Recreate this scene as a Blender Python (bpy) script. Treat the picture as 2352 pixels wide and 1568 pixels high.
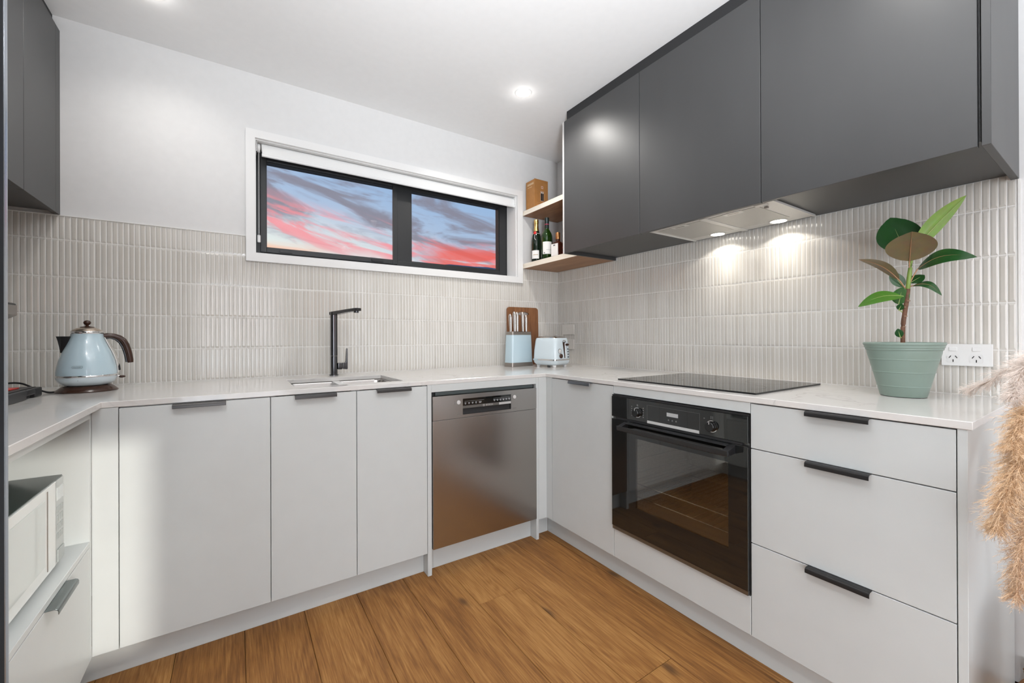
import bpy, bmesh, math, random
from mathutils import Vector, Matrix
random.seed(7)
PI = math.pi
SC = bpy.context.scene
COL = SC.collection
for _o in list(bpy.data.objects): bpy.data.objects.remove(_o, do_unlink=True)

# ============================================================ camera
CAM = Vector((-2.0572, -2.4729, 1.1017))
def cam_axes():
    y, p, r = [math.radians(a) for a in (33.4736, 0.0783, -0.2175)]
    F = Vector((math.sin(y)*math.cos(p), math.cos(y)*math.cos(p), math.sin(p)))
    R = Vector((math.cos(y), -math.sin(y), 0)); U = R.cross(F)
    return R*math.cos(r)+U*math.sin(r), -R*math.sin(r)+U*math.cos(r), F
_R, _U, _F = cam_axes()
cd = bpy.data.cameras.new('camera'); cam = bpy.data.objects.new('camera', cd); COL.objects.link(cam)
M = Matrix((_R, _U, -_F)).transposed().to_4x4(); M.translation = CAM; cam.matrix_world = M
cd.sensor_width = 36; cd.sensor_fit = 'HORIZONTAL'; cd.lens = 956.2028/2352*36; cd.shift_y = -(784-771.883)/2352
cd.clip_start = 0.02; cd.clip_end = 500
SC.camera = cam
# ============================================================ view
SC.view_settings.view_transform = 'Standard'; SC.view_settings.look = 'None'
SC.view_settings.exposure = 0.5; SC.view_settings.gamma = 1.0; SC.view_settings.use_curve_mapping = False
# ============================================================ world: evening sky with streaked clouds
def build_world():
    w = bpy.data.worlds.new('evening_sky'); SC.world = w; w.use_nodes = True
    nt = w.node_tree; N = nt.nodes; L = nt.links; N.clear()
    out = N.new('ShaderNodeOutputWorld'); bg = N.new('ShaderNodeBackground'); L.new(bg.outputs[0], out.inputs[0])
    tc = N.new('ShaderNodeTexCoord'); sp = N.new('ShaderNodeSeparateXYZ'); L.new(tc.outputs['Generated'], sp.inputs[0])
    def m(op, a, b=None, c=None, clamp=False):
        n = N.new('ShaderNodeMath'); n.operation = op; n.use_clamp = clamp
        for i, v in enumerate((a, b, c)):
            if v is None: continue
            if isinstance(v, (int, float)): n.inputs[i].default_value = v
            else: L.new(v, n.inputs[i])
        return n.outputs[0]
    x, y, z = sp.outputs
    az = m('ARCTAN2', x, y); h = m('SQRT', m('ADD', m('MULTIPLY', x, x), m('MULTIPLY', y, y)))
    el = m('ARCTAN2', z, h)
    def noise(sx, sy, rot, scale, det, dist, off=(0, 0)):
        ca, sa = math.cos(rot), math.sin(rot)
        u = m('ADD', m('MULTIPLY', m('ADD', m('MULTIPLY', az, ca), m('MULTIPLY', el, sa)), sx), off[0])
        v = m('ADD', m('MULTIPLY', m('SUBTRACT', m('MULTIPLY', el, ca), m('MULTIPLY', az, sa)), sy), off[1])
        cb = N.new('ShaderNodeCombineXYZ'); L.new(u, cb.inputs[0]); L.new(v, cb.inputs[1])
        n = N.new('ShaderNodeTexNoise'); n.inputs['Scale'].default_value = scale; n.inputs['Detail'].default_value = det
        n.inputs['Distortion'].default_value = dist; n.inputs['Roughness'].default_value = .58
        L.new(cb.outputs[0], n.inputs['Vector']); return n.outputs['Fac']
    def ramp(v, pts):
        r = N.new('ShaderNodeValToRGB'); e = r.color_ramp.elements
        e[0].position = pts[0][0]; e[0].color = (*pts[0][1], 1); e[1].position = pts[-1][0]; e[1].color = (*pts[-1][1], 1)
        for p, c in pts[1:-1]:
            q = e.new(p); q.color = (*c, 1)
        L.new(v, r.inputs[0]); return r.outputs[0]
    def mix(f, a, b):
        n = N.new('ShaderNodeMix'); n.data_type = 'RGBA'
        L.new(f, n.inputs[0]) if not isinstance(f, float) else setattr(n.inputs[0], 'default_value', f)
        for s, v in ((6, a), (7, b)):
            if isinstance(v, tuple): n.inputs[s].default_value = (*v, 1)
            else: L.new(v, n.inputs[s])
        return n.outputs[2]
    def smooth(v, a, b):
        n = N.new('ShaderNodeMapRange'); n.interpolation_type = 'SMOOTHSTEP'; L.new(v, n.inputs[0])
        n.inputs[1].default_value = a; n.inputs[2].default_value = b; return n.outputs[0]
    es = m('ADD', el, m('MULTIPLY', m('SINE', az), .20)); es = m('ADD', es, -.015)
    ew = m('ADD', es, m('MULTIPLY', m('SUBTRACT', noise(1, 3.0, -.26, 4.0, 4, .4), .5), .09))
    base = ramp(m('MULTIPLY', ew, 1/.5), [(0.0, (.80, .36, .20)), (.22, (.90, .42, .20)), (.30, (.88, .60, .42)), (.39, (.72, .78, .75)), (.48, (.60, .66, .71)),
                                         (.60, (.38, .49, .66)), (.78, (.29, .44, .67)), (1.0, (.22, .37, .62))])
    c1 = smooth(noise(1, 4.2, -.26, 4.2, 8, .8, (3.1, .4)), .45, .60)
    col = mix(m('MULTIPLY', m('MULTIPLY', m('MULTIPLY', c1, smooth(ew, .20, .27)), m('ADD', m('MULTIPLY', smooth(ew, .46, .34), .35), .50)), .98), base, (.215, .195, .235))
    c1b = smooth(noise(1, 5.0, -.20, 9.5, 7, 1.0, (9.1, 4.4)), .50, .66)
    col = mix(m('MULTIPLY', c1b, .38), col, (.27, .28, .36))
    # lit undersides of the clouds low over the horizon
    band = m('MULTIPLY', smooth(ew, .31, .255), smooth(ew, .195, .235))
    c2 = smooth(noise(1, 5.2, -.27, 6.5, 7, .9, (6.3, 2.2)), .44, .60)
    col = mix(m('MULTIPLY', m('MULTIPLY', c2, band), .84), col, (.86, .27, .30))
    low = m('MAXIMUM', m('MULTIPLY', smooth(el, .205, .170), smooth(az, .20, .10)), m('MULTIPLY', smooth(el, .232, .195), smooth(az, .35, .44)))
    c3 = smooth(noise(1, 6.5, -.12, 6.0, 6, .7, (1.7, 7.7)), .36, .53)
    red = ramp(m('MULTIPLY', az, 1.0), [(0.0, (.95, .36, .14)), (.22, (.92, .38, .22)), (.36, (.78, .12, .09)), (1.0, (.72, .10, .08))])
    col = mix(m('MULTIPLY', m('MULTIPLY', c3, low), .85), col, red)
    # below the horizon: dusk haze
    col = mix(smooth(el, .0, -.05), col, (.10, .12, .16))
    L.new(col, bg.inputs[0]); bg.inputs[1].default_value = .78
build_world()
# ============================================================ lights
def lamp(kind, name, loc, energy, color=(1, 1, 1), **kw):
    d = bpy.data.lights.new(name, kind); d.energy = energy; d.color = color
    for k, v in kw.items():
        if k != 'rot' and k != 'dirv': setattr(d, k, v)
    o = bpy.data.objects.new(name, d); COL.objects.link(o); o.location = loc
    if 'rot' in kw: o.rotation_euler = kw['rot']
    if 'dirv' in kw: o.rotation_euler = Vector(kw['dirv']).to_track_quat('-Z', 'Y').to_euler()
    return o
# low sun through a small high rear window added to shape its patch
lamp('SUN', 'evening_sun', (0, -9, 4), 1.75, (1.0, .96, .88), angle=math.radians(.9), dirv=(-.342, .94, -.21))
# added fill lamps set at unseen glazed doors behind the camera
lamp('AREA', 'added_side_fill', (-2.98, -4.55, 1.1), 54, (.82, .91, 1.0), shape='RECTANGLE', size=2.3, size_y=2.0, dirv=(1, 0, 0))
lamp('AREA', 'added_rear_fill', (-2.1, -6.15, 1.1), 36, (.84, .92, 1.0), shape='RECTANGLE', size=1.4, size_y=2.0, dirv=(0, 1, 0))
# added spot aimed upward to brighten the ceiling; no such lamp in view
lamp('SPOT', 'added_ceiling_uplight', (-1.95, -2.75, 1.35), 200, (.92, .957, 1.0), spot_size=math.radians(125), spot_blend=1.0, shadow_soft_size=.12, dirv=(.30, .55, 1))
LAMPS = [(-.742, -.606), (-.742, -2.084), (-2.33, -.37), (-2.25, -2.10), (-.742, -3.7), (-2.33, -3.9), (-1.5, -5.3)]
LAMP_E = [30, 8, 8, 28, 11, 11, 11]

# ============================================================ helpers
def tag(o, label=None, cat=None, group=None, kind=None):
    if label: o['label'] = label
    if cat: o['category'] = cat
    if group: o['group'] = group
    if kind: o['kind'] = kind
    return o
def empty(name, loc, rz=0, label=None, cat=None, group=None, kind=None):
    o = bpy.data.objects.new(name, None); COL.objects.link(o); o.location = loc; o.rotation_euler = (0, 0, rz)
    o.empty_display_size = .05
    return tag(o, label, cat, group, kind)
def wloc(o):
    v = Vector((0, 0, 0))
    while o is not None: v += o.location; o = o.parent
    return v
class MB:
    def __init__(s): s.v = []; s.f = []
    def add(s, vs, fs):
        n = len(s.v); s.v += [tuple(v) for v in vs]; s.f += [tuple(i+n for i in f) for f in fs]; return s
    def box(s, x0, x1, y0, y1, z0, z1):
        x0, x1 = sorted((x0, x1)); y0, y1 = sorted((y0, y1)); z0, z1 = sorted((z0, z1))
        return s.add([(x0,y0,z0),(x1,y0,z0),(x1,y1,z0),(x0,y1,z0),(x0,y0,z1),(x1,y0,z1),(x1,y1,z1),(x0,y1,z1)],
                     [(0,3,2,1),(4,5,6,7),(0,1,5,4),(1,2,6,5),(2,3,7,6),(3,0,4,7)])
    def obox(s, c, ex, ey, ez, hx, hy, hz):
        c, ex, ey, ez = map(Vector, (c, ex, ey, ez)); vs = []
        for dz in (-1, 1):
            for dx, dy in ((-1,-1),(1,-1),(1,1),(-1,1)): vs.append(c+ex*hx*dx+ey*hy*dy+ez*hz*dz)
        return s.add(vs, [(0,3,2,1),(4,5,6,7),(0,1,5,4),(1,2,6,5),(2,3,7,6),(3,0,4,7)])
    def prism(s, poly, a, b, axis):
        """poly in the other two axes (cyclic order), extruded a..b along axis"""
        def P(u, v, w): return {0: (w, u, v), 1: (u, w, v), 2: (u, v, w)}[axis]
        n = len(poly); vs = [P(u, v, a) for u, v in poly]+[P(u, v, b) for u, v in poly]
        return s.add(vs, [tuple(range(n))[::-1], tuple(range(n, 2*n))]+[(i, (i+1) % n, n+(i+1) % n, n+i) for i in range(n)])
    def rings(s, rings, cap0=True, cap1=True, closed=True):
        n = len(rings[0]); vs = [p for r in rings for p in r]; fs = []
        for k in range(len(rings)-1):
            for i in range(n if closed else n-1):
                j = (i+1) % n; fs.append((k*n+i, k*n+j, (k+1)*n+j, (k+1)*n+i))
        if cap0: fs.append(tuple(range(n))[::-1])
        if cap1: fs.append(tuple(range((len(rings)-1)*n, len(rings)*n)))
        return s.add(vs, fs)
    def lathe(s, prof, c=(0, 0, 0), n=32, cap0=True, cap1=True, sx=1, sy=1):
        return s.rings([[(c[0]+r*sx*math.cos(2*PI*i/n), c[1]+r*sy*math.sin(2*PI*i/n), c[2]+z) for i in range(n)] for r, z in prof], cap0, cap1)
    def disc(s, c, axis, prof, n=28):
        """lathe about an arbitrary axis"""
        a = Vector(axis).normalized(); u = a.orthogonal().normalized(); w = a.cross(u); c = Vector(c)
        return s.rings([[c+a*z+(u*math.cos(2*PI*i/n)+w*math.sin(2*PI*i/n))*r for i in range(n)] for r, z in prof])
    def tube(s, pts, rad, n=10, flat=1.0, up=(0, 0, 1)):
        pts = [Vector(p) for p in pts]; rs = rad if isinstance(rad, (list, tuple)) else [rad]*len(pts); rings = []
        for i, p in enumerate(pts):
            t = (pts[min(i+1, len(pts)-1)]-pts[max(i-1, 0)]).normalized(); a = Vector(up).cross(t)
            if a.length < .05: a = Vector((1, 0, .01)).cross(t)
            a.normalize(); b = t.cross(a)
            rings.append([p+(a*math.cos(2*PI*k/n)+b*math.sin(2*PI*k/n)*flat)*rs[i] for k in range(n)])
        return s.rings(rings)
    def build(s, name, mat, parent=None, smooth=None, bevel=0, seg=2, world=True, loc=None):
        me = bpy.data.meshes.new(name)
        off = wloc(parent) if (parent is not None and world) else Vector((0, 0, 0))
        if loc is not None: off = Vector(loc)
        me.from_pydata([tuple(Vector(v)-off) for v in s.v], [], s.f)
        bm = bmesh.new(); bm.from_mesh(me); bmesh.ops.recalc_face_normals(bm, faces=bm.faces)
        if bevel:
            es = [e for e in bm.edges if len(e.link_faces) == 2 and e.calc_face_angle(0) > .6]
            bmesh.ops.bevel(bm, geom=es, offset=bevel, segments=seg, affect='EDGES', profile=.5, clamp_overlap=True)
        bm.to_mesh(me); bm.free()
        if smooth or (bevel and smooth is None):
            me.polygons.foreach_set('use_smooth', [True]*len(me.polygons)); me.set_sharp_from_angle(angle=math.radians(smooth if smooth and smooth > 1 else 35))
        me.materials.append(mat)
        o = bpy.data.objects.new(name, me); COL.objects.link(o)
        if loc is not None: o.location = loc if parent is None else Vector(loc)-wloc(parent)
        if parent is not None: o.parent = parent
        if bevel: wn = o.modifiers.new('even_normals', 'WEIGHTED_NORMAL'); wn.keep_sharp = True
        return o
def rrect(w, h, r, n=5, cx=0, cy=0):
    pts = []
    for qx, qy, a0 in ((1, 1, 0), (-1, 1, 90), (-1, -1, 180), (1, -1, 270)):
        for k in range(n+1):
            a = math.radians(a0+90*k/n); pts.append((cx+qx*(w/2-r)+r*math.cos(a), cy+qy*(h/2-r)+r*math.sin(a)))
    return pts
def flip(o):   # make shapes open on one side face outward
    return o
def text_obj(body, size, mat, parent, origin, ux, uy, name='lettering', depth=.0003, align='CENTER'):
    cu = bpy.data.curves.new(name, 'FONT'); cu.body = body; cu.size = size; cu.extrude = depth; cu.align_x = align; cu.align_y = 'CENTER'
    cu.resolution_u = 2
    t = bpy.data.objects.new(name, cu); COL.objects.link(t)
    dg = bpy.context.evaluated_depsgraph_get(); me = bpy.data.meshes.new_from_object(t.evaluated_get(dg))
    bpy.data.objects.remove(t); me.materials.clear(); me.materials.append(mat)
    ux, uy = Vector(ux).normalized(), Vector(uy).normalized(); uz = ux.cross(uy)
    mt = Matrix((ux, uy, uz)).transposed().to_4x4(); mt.translation = Vector(origin); me.transform(mt)
    o = bpy.data.objects.new(name, me); COL.objects.link(o); o.parent = parent
    return o
# ============================================================ materials
def mat(name, col, rough=.5, metal=0, **kw):
    m = bpy.data.materials.new(name); m.use_nodes = True; b = m.node_tree.nodes['Principled BSDF']
    b.inputs['Base Color'].default_value = (*col, 1); b.inputs['Roughness'].default_value = rough; b.inputs['Metallic'].default_value = metal
    for k, v in kw.items():
        b.inputs[k.replace('_', ' ')].default_value = v
    return m
def nodes(m): return m.node_tree.nodes, m.node_tree.links, m.node_tree.nodes['Principled BSDF']
def noisy(m, scale=60, amt=.08, bump=0, vec='Object', stretch=(1, 1, 1), rough_amt=0):
    N, L, b = nodes(m); tc = N.new('ShaderNodeTexCoord'); mp = N.new('ShaderNodeMapping'); mp.inputs['Scale'].default_value = stretch
    n = N.new('ShaderNodeTexNoise'); n.inputs['Scale'].default_value = scale; n.inputs['Detail'].default_value = 5
    L.new(tc.outputs[vec], mp.inputs[0]); L.new(mp.outputs[0], n.inputs['Vector'])
    if amt:
        c = b.inputs['Base Color'].default_value[:3]; r = N.new('ShaderNodeValToRGB')
        r.color_ramp.elements[0].position = .3; r.color_ramp.elements[1].position = .7
        r.color_ramp.elements[0].color = (*[max(0, x*(1-amt)) for x in c], 1); r.color_ramp.elements[1].color = (*[min(1, x*(1+amt)) for x in c], 1)
        L.new(n.outputs['Fac'], r.inputs[0]); L.new(r.outputs[0], b.inputs['Base Color'])
    if rough_amt:
        mr = N.new('ShaderNodeMapRange'); L.new(n.outputs['Fac'], mr.inputs[0]); r0 = b.inputs['Roughness'].default_value
        mr.inputs[3].default_value = max(0.02, r0-rough_amt); mr.inputs[4].default_value = r0+rough_amt; L.new(mr.outputs[0], b.inputs['Roughness'])
    if bump:
        bp = N.new('ShaderNodeBump'); bp.inputs['Strength'].default_value = bump; bp.inputs['Distance'].default_value = .002
        L.new(n.outputs['Fac'], bp.inputs['Height']); L.new(bp.outputs[0], b.inputs['Normal'])
    return m
def emit(name, col, s):
    m = bpy.data.materials.new(name); m.use_nodes = True; N, L, b = nodes(m)
    b.inputs['Base Color'].default_value = (0, 0, 0, 1); b.inputs['Emission Color'].default_value = (*col, 1); b.inputs['Emission Strength'].default_value = s
    return m
def glass_thin(name, tint=(1, 1, 1), refl=.06, rough=.02):
    m = bpy.data.materials.new(name); m.use_nodes = True; N, L, b = nodes(m); N.remove(b)
    out = N['Material Output']; t = N.new('ShaderNodeBsdfTransparent'); t.inputs[0].default_value = (*tint, 1)
    g = N.new('ShaderNodeBsdfGlossy'); g.inputs['Roughness'].default_value = rough
    lw = N.new('ShaderNodeLayerWeight'); lw.inputs[0].default_value = .5
    mr = N.new('ShaderNodeMapRange'); mr.inputs[3].default_value = refl; mr.inputs[4].default_value = .8
    p = N.new('ShaderNodeMath'); p.operation = 'POWER'; p.inputs[1].default_value = 3; L.new(lw.outputs['Facing'], p.inputs[0])
    L.new(p.outputs[0], mr.inputs[0]); mx = N.new('ShaderNodeMixShader'); L.new(mr.outputs[0], mx.inputs[0])
    L.new(t.outputs[0], mx.inputs[1]); L.new(g.outputs[0], mx.inputs[2]); L.new(mx.outputs[0], out.inputs[0]); return m
W_WALL = noisy(mat('wall_paint', (.70, .695, .688), .6), 30, .015)
W_CEIL = noisy(mat('ceiling_paint', (.86, .865, .865), .75), 30, .01)
W_TRIM = mat('white_trim_paint', (.77, .765, .755), .35)
CAB = noisy(mat('white_laminate', (.560, .582, .575), .30), 12, .012)
CAB_IN = mat('white_melamine', (.74, .74, .73), .4)
DARKCAB = noisy(mat('charcoal_laminate', (.040, .040, .041), .41), 4, .10, rough_amt=.04, stretch=(1, 1, .25))
GROUT = mat('white_grout', (.88, .87, .85), .8)
DARKCAB.node_tree.nodes['Principled BSDF'].inputs['Specular IOR Level'].default_value = .75
BLACK = mat('black_plastic', (.010, .010, .011), .35)
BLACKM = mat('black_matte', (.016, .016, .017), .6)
ALU_BLK = mat('black_aluminium', (.018, .019, .020), .42)
HANDLE = mat('gunmetal_handle', (.055, .053, .052), .30, .85)
CHROME = mat('chrome', (.80, .80, .80), .06, 1)
BSTEEL = mat('polished_steel', (.62, .60, .58), .18, 1)
CHALF = mat('dark_chrome', (.10, .10, .105), .16, 1)
WHITE_P = mat('white_plastic', (.80, .80, .79), .28)
PLATE = mat('beige_plate', (.66, .63, .58), .35)
DARKSLOT = mat('dark_slot', (.012, .012, .012), .6)
def steel_mat():
    m = mat('brushed_stainless', (.43, .41, .395), .24, 1); N, L, b = nodes(m)
    tc = N.new('ShaderNodeTexCoord'); mp = N.new('ShaderNodeMapping'); mp.inputs['Scale'].default_value = (3, 3, 240)
    n = N.new('ShaderNodeTexNoise'); n.inputs['Scale'].default_value = 3; n.inputs['Detail'].default_value = 3
    L.new(tc.outputs['Object'], mp.inputs[0]); L.new(mp.outputs[0], n.inputs['Vector'])
    bp = N.new('ShaderNodeBump'); bp.inputs['Strength'].default_value = .02; bp.inputs['Distance'].default_value = .0003
    L.new(n.outputs['Fac'], bp.inputs['Height']); L.new(bp.outputs[0], b.inputs['Normal'])
    b.inputs['Anisotropic'].default_value = .5
    return m
STEEL = steel_mat()
def stone_mat():
    m = mat('pale_quartz', (.64, .62, .60), .10); N, L, b = nodes(m)
    tc = N.new('ShaderNodeTexCoord'); n = N.new('ShaderNodeTexNoise'); n.inputs['Scale'].default_value = 3.2; n.inputs['Detail'].default_value = 9
    n.inputs['Distortion'].default_value = 1.6; L.new(tc.outputs['Object'], n.inputs['Vector'])
    r = N.new('ShaderNodeValToRGB'); e = r.color_ramp.elements; e[0].position = 0; e[0].color = (.65, .63, .605, 1); e[1].position = 1; e[1].color = (.665, .645, .625, 1)
    for p, c in ((.485, (.655, .635, .612)), (.502, (.54, .52, .50)), (.518, (.655, .635, .612))):
        q = e.new(p); q.color = (*c, 1)
    n2 = N.new('ShaderNodeTexNoise'); n2.inputs['Scale'].default_value = 1.7; L.new(tc.outputs['Object'], n2.inputs['Vector'])
    mr = N.new('ShaderNodeMapRange'); mr.inputs[1].default_value = .50; mr.inputs[2].default_value = .66; L.new(n2.outputs['Fac'], mr.inputs[0])
    mx = N.new('ShaderNodeMix'); mx.data_type = 'RGBA'; L.new(mr.outputs[0], mx.inputs[0]); mx.inputs[6].default_value = (.655, .635, .612, 1)
    L.new(n.outputs['Fac'], r.inputs[0]); L.new(r.outputs[0], mx.inputs[7]); L.new(mx.outputs[2], b.inputs['Base Color'])
    return m
STONE = stone_mat()
def tile_mat():
    m = mat('glazed_ceramic', (.60, .575, .54), .10); N, L, b = nodes(m)
    oi = N.new('ShaderNodeObjectInfo'); ge = N.new('ShaderNodeNewGeometry'); a = N.new('ShaderNodeMath'); a.operation = 'ADD'
    L.new(oi.outputs['Random'], a.inputs[0]); L.new(ge.outputs['Random Per Island'], a.inputs[1])
    f = N.new('ShaderNodeMath'); f.operation = 'FRACT'; L.new(a.outputs[0], f.inputs[0])
    r = N.new('ShaderNodeValToRGB'); r.color_ramp.elements[0].color = (.560, .530, .480, 1); r.color_ramp.elements[1].color = (.62, .595, .55, 1)
    L.new(f.outputs[0], r.inputs[0])
    tc = N.new('ShaderNodeTexCoord'); mp = N.new('ShaderNodeMapping'); mp.inputs['Scale'].default_value = (1, 1, .25)
    n = N.new('ShaderNodeTexNoise'); n.inputs['Scale'].default_value = 120; n.inputs['Detail'].default_value = 3
    L.new(tc.outputs['Object'], mp.inputs[0]); L.new(mp.outputs[0], n.inputs['Vector'])
    mx = N.new('ShaderNodeMix'); mx.data_type = 'RGBA'; mx.blend_type = 'MULTIPLY'; mx.inputs[0].default_value = .12
    r2 = N.new('ShaderNodeValToRGB'); r2.color_ramp.elements[0].color = (.80, .79, .78, 1); r2.color_ramp.elements[0].position = .3; r2.color_ramp.elements[1].position = .7
    L.new(n.outputs['Fac'], r2.inputs[0]); L.new(r.outputs[0], mx.inputs[6]); L.new(r2.outputs[0], mx.inputs[7])
    L.new(mx.outputs[2], b.inputs['Base Color'])
    bp = N.new('ShaderNodeBump'); bp.inputs['Strength'].default_value = .04; bp.inputs['Distance'].default_value = .0008
    L.new(n.outputs['Fac'], bp.inputs['Height']); L.new(bp.outputs[0], b.inputs['Normal'])
    return m
TILE = tile_mat()
def wood_mat(name, cols, along=1, scale=1.0, rough=.4, knots=True, rnd=True, contrast=1.0):
    m = mat(name, cols[1], rough); N, L, b = nodes(m)
    tc = N.new('ShaderNodeTexCoord'); oi = N.new('ShaderNodeObjectInfo')
    add = N.new('ShaderNodeVectorMath'); add.operation = 'ADD'; L.new(tc.outputs['Object'], add.inputs[0])
    sc = N.new('ShaderNodeVectorMath'); sc.operation = 'SCALE'; sc.inputs[0].default_value = (31.7, 17.3, 11.9)
    if rnd: L.new(oi.outputs['Random'], sc.inputs[3])
    else: sc.inputs[3].default_value = .3
    L.new(sc.outputs[0], add.inputs[1])
    def mapped(s):
        mp = N.new('ShaderNodeMapping'); mp.inputs['Scale'].default_value = s; L.new(add.outputs[0], mp.inputs[0]); return mp.outputs[0]
    def st(a, c):
        s = [c*scale]*3; s[along] = a*scale; return tuple(s)
    big = N.new('ShaderNodeTexNoise'); big.inputs['Scale'].default_value = 1; big.inputs['Detail'].default_value = 2; big.inputs['Distortion'].default_value = .4
    L.new(mapped(st(.75, 5.0)), big.inputs['Vector'])
    mu = N.new('ShaderNodeMath'); mu.operation = 'MULTIPLY'; mu.inputs[1].default_value = 95; L.new(big.outputs['Fac'], mu.inputs[0])
    sn = N.new('ShaderNodeMath'); sn.operation = 'SINE'; L.new(mu.outputs[0], sn.inputs[0])
    fine = N.new('ShaderNodeTexNoise'); fine.inputs['Scale'].default_value = 1; fine.inputs['Detail'].default_value = 8; fine.inputs['Roughness'].default_value = .65
    L.new(mapped(st(7, 210)), fine.inputs['Vector'])
    med = N.new('ShaderNodeTexNoise'); med.inputs['Scale'].default_value = 1; med.inputs['Detail'].default_value = 4
    L.new(mapped(st(1.2, 12)), med.inputs['Vector'])
    def mm(op, a, bb):
        n = N.new('ShaderNodeMath'); n.operation = op
        for i, v in enumerate((a, bb)):
            if isinstance(v, (int, float)): n.inputs[i].default_value = v
            else: L.new(v, n.inputs[i])
        return n.outputs[0]
    v = mm('ADD', mm('ADD', mm('MULTIPLY', sn.outputs[0], .030*contrast), mm('MULTIPLY', fine.outputs['Fac'], .68)), mm('MULTIPLY', med.outputs['Fac'], .36))
    if rnd: v = mm('ADD', v, mm('MULTIPLY', mm('SUBTRACT', oi.outputs['Random'], .5), .09))
    r = N.new('ShaderNodeValToRGB'); e = r.color_ramp.elements
    e[0].position = .36; e[0].color = (*cols[2], 1); e[1].position = .68; e[1].color = (*cols[0], 1); q = e.new(.52); q.color = (*cols[1], 1)
    L.new(v, r.inputs[0]); colout = r.outputs[0]
    if knots:
        nz = N.new('ShaderNodeTexNoise'); nz.inputs['Scale'].default_value = 6; L.new(add.outputs[0], nz.inputs['Vector'])
        va = N.new('ShaderNodeVectorMath'); va.operation = 'MULTIPLY_ADD'; L.new(nz.outputs['Color'], va.inputs[0]); va.inputs[1].default_value = (.05, .12, .05); L.new(add.outputs[0], va.inputs[2])
        mp = N.new('ShaderNodeMapping'); mp.inputs['Scale'].default_value = st(1.9, 4.9); L.new(va.outputs[0], mp.inputs[0])
        vo = N.new('ShaderNodeTexVoronoi'); vo.voronoi_dimensions = '2D'; vo.inputs['Scale'].default_value = 1; L.new(mp.outputs[0], vo.inputs['Vector'])
        mr = N.new('ShaderNodeMapRange'); mr.interpolation_type = 'SMOOTHSTEP'; mr.inputs[1].default_value = .125; mr.inputs[2].default_value = .015
        mr.inputs[3].default_value = 0; mr.inputs[4].default_value = .85; L.new(vo.outputs['Distance'], mr.inputs[0])
        sep = N.new('ShaderNodeSeparateColor'); L.new(vo.outputs['Color'], sep.inputs[0])
        gt = N.new('ShaderNodeMath'); gt.operation = 'GREATER_THAN'; gt.inputs[1].default_value = .55; L.new(sep.outputs[0], gt.inputs[0])
        k = mm('MULTIPLY', mr.outputs[0], gt.outputs[0])
        mx = N.new('ShaderNodeMix'); mx.data_type = 'RGBA'; L.new(k, mx.inputs[0]); L.new(colout, mx.inputs[6]); mx.inputs[7].default_value = (.085, .038, .013, 1); colout = mx.outputs[2]
    L.new(colout, b.inputs['Base Color'])
    bp = N.new('ShaderNodeBump'); bp.inputs['Strength'].default_value = .10; bp.inputs['Distance'].default_value = .001
    L.new(fine.outputs['Fac'], bp.inputs['Height']); L.new(bp.outputs[0], b.inputs['Normal'])
    return m
FLOORW = wood_mat('oak_plank', ((.405, .205, .062), (.270, .118, .030), (.155, .062, .015)), along=1, rough=.55)
OAKSH = wood_mat('oak_shelf', ((.40, .215, .10), (.30, .145, .062), (.20, .09, .038)), along=1, rough=.45, knots=False, rnd=False)
OAKGLARE = wood_mat('oak_edge_glare', ((.88, .82, .72), (.84, .77, .66), (.78, .69, .56)), along=1, rough=.5, knots=False, rnd=False)  # shelf-front oak made paler: strong light on the edges put into the colour
WALNUT = wood_mat('walnut_board', ((.30, .135, .055), (.20, .080, .030), (.11, .042, .016)), along=2, rough=.4, knots=False, rnd=False)
CARDB = noisy(mat('cardboard', (.42, .19, .055), .65), 30, .08)
PALEBLUE = mat('pale_blue_enamel', (.50, .635, .70), .16, Coat_Weight=.5)
BLUECREAM = mat('pale_grey_blue_enamel', (.61, .69, .73), .18, Coat_Weight=.4)
BROWN = mat('dark_brown_plastic', (.045, .018, .010), .25)
BRONZE = noisy(mat('ribbed_pewter', (.55, .46, .38), .25, .9), 90, .25)
GUNBASE = mat('grey_metal_trim', (.30, .27, .245), .30, .7)
SAGE = noisy(mat('sage_green_pot', (.215, .285, .245), .38), 8, .03)
SOIL = noisy(mat('potting_soil', (.03, .02, .012), .95), 80, .4, .6)
BARK = noisy(mat('brown_stem', (.14, .065, .035), .7), 80, .3, .5)
GREENSTEM = mat('green_stem', (.20, .30, .06), .45)
GLASS_BLK = mat('black_glass', (.008, .009, .009), .035, Coat_Weight=.5)
HOBM = mat('black_ceramic_glass', (.008, .008, .009), .05, Specular_IOR_Level=.32)
BLIND = mat('white_blind_fabric', (.80, .80, .79), .7)
PANE = glass_thin('window_glass', (1, 1, 1), .004)
OVENG = glass_thin('tinted_oven_glass', (.80, .78, .74), .12, .015)
FRIDGEM = mat('dark_steel_fridge', (.020, .023, .028), .6, 0, Specular_IOR_Level=.08)
FRIDGEE = mat('door_edge_reflection', (.42, .46, .52), .25, .8)  # reflection along the rounded fridge door edge put into this pale colour
LENS = emit('lit_lens', (1, .97, .92), 14)
HLENS = emit('lit_hood_lens', (1, .96, .88), 9)

FLOORW.node_tree.nodes['Principled BSDF'].inputs['Specular IOR Level'].default_value = .32
# ============================================================ room shell
XL = -3.03; YR = -6.2; ZC = 2.44; T = .008
def struct(name, mb, m, **kw): return tag(mb.build(name, m, **kw), kind='structure')
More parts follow.
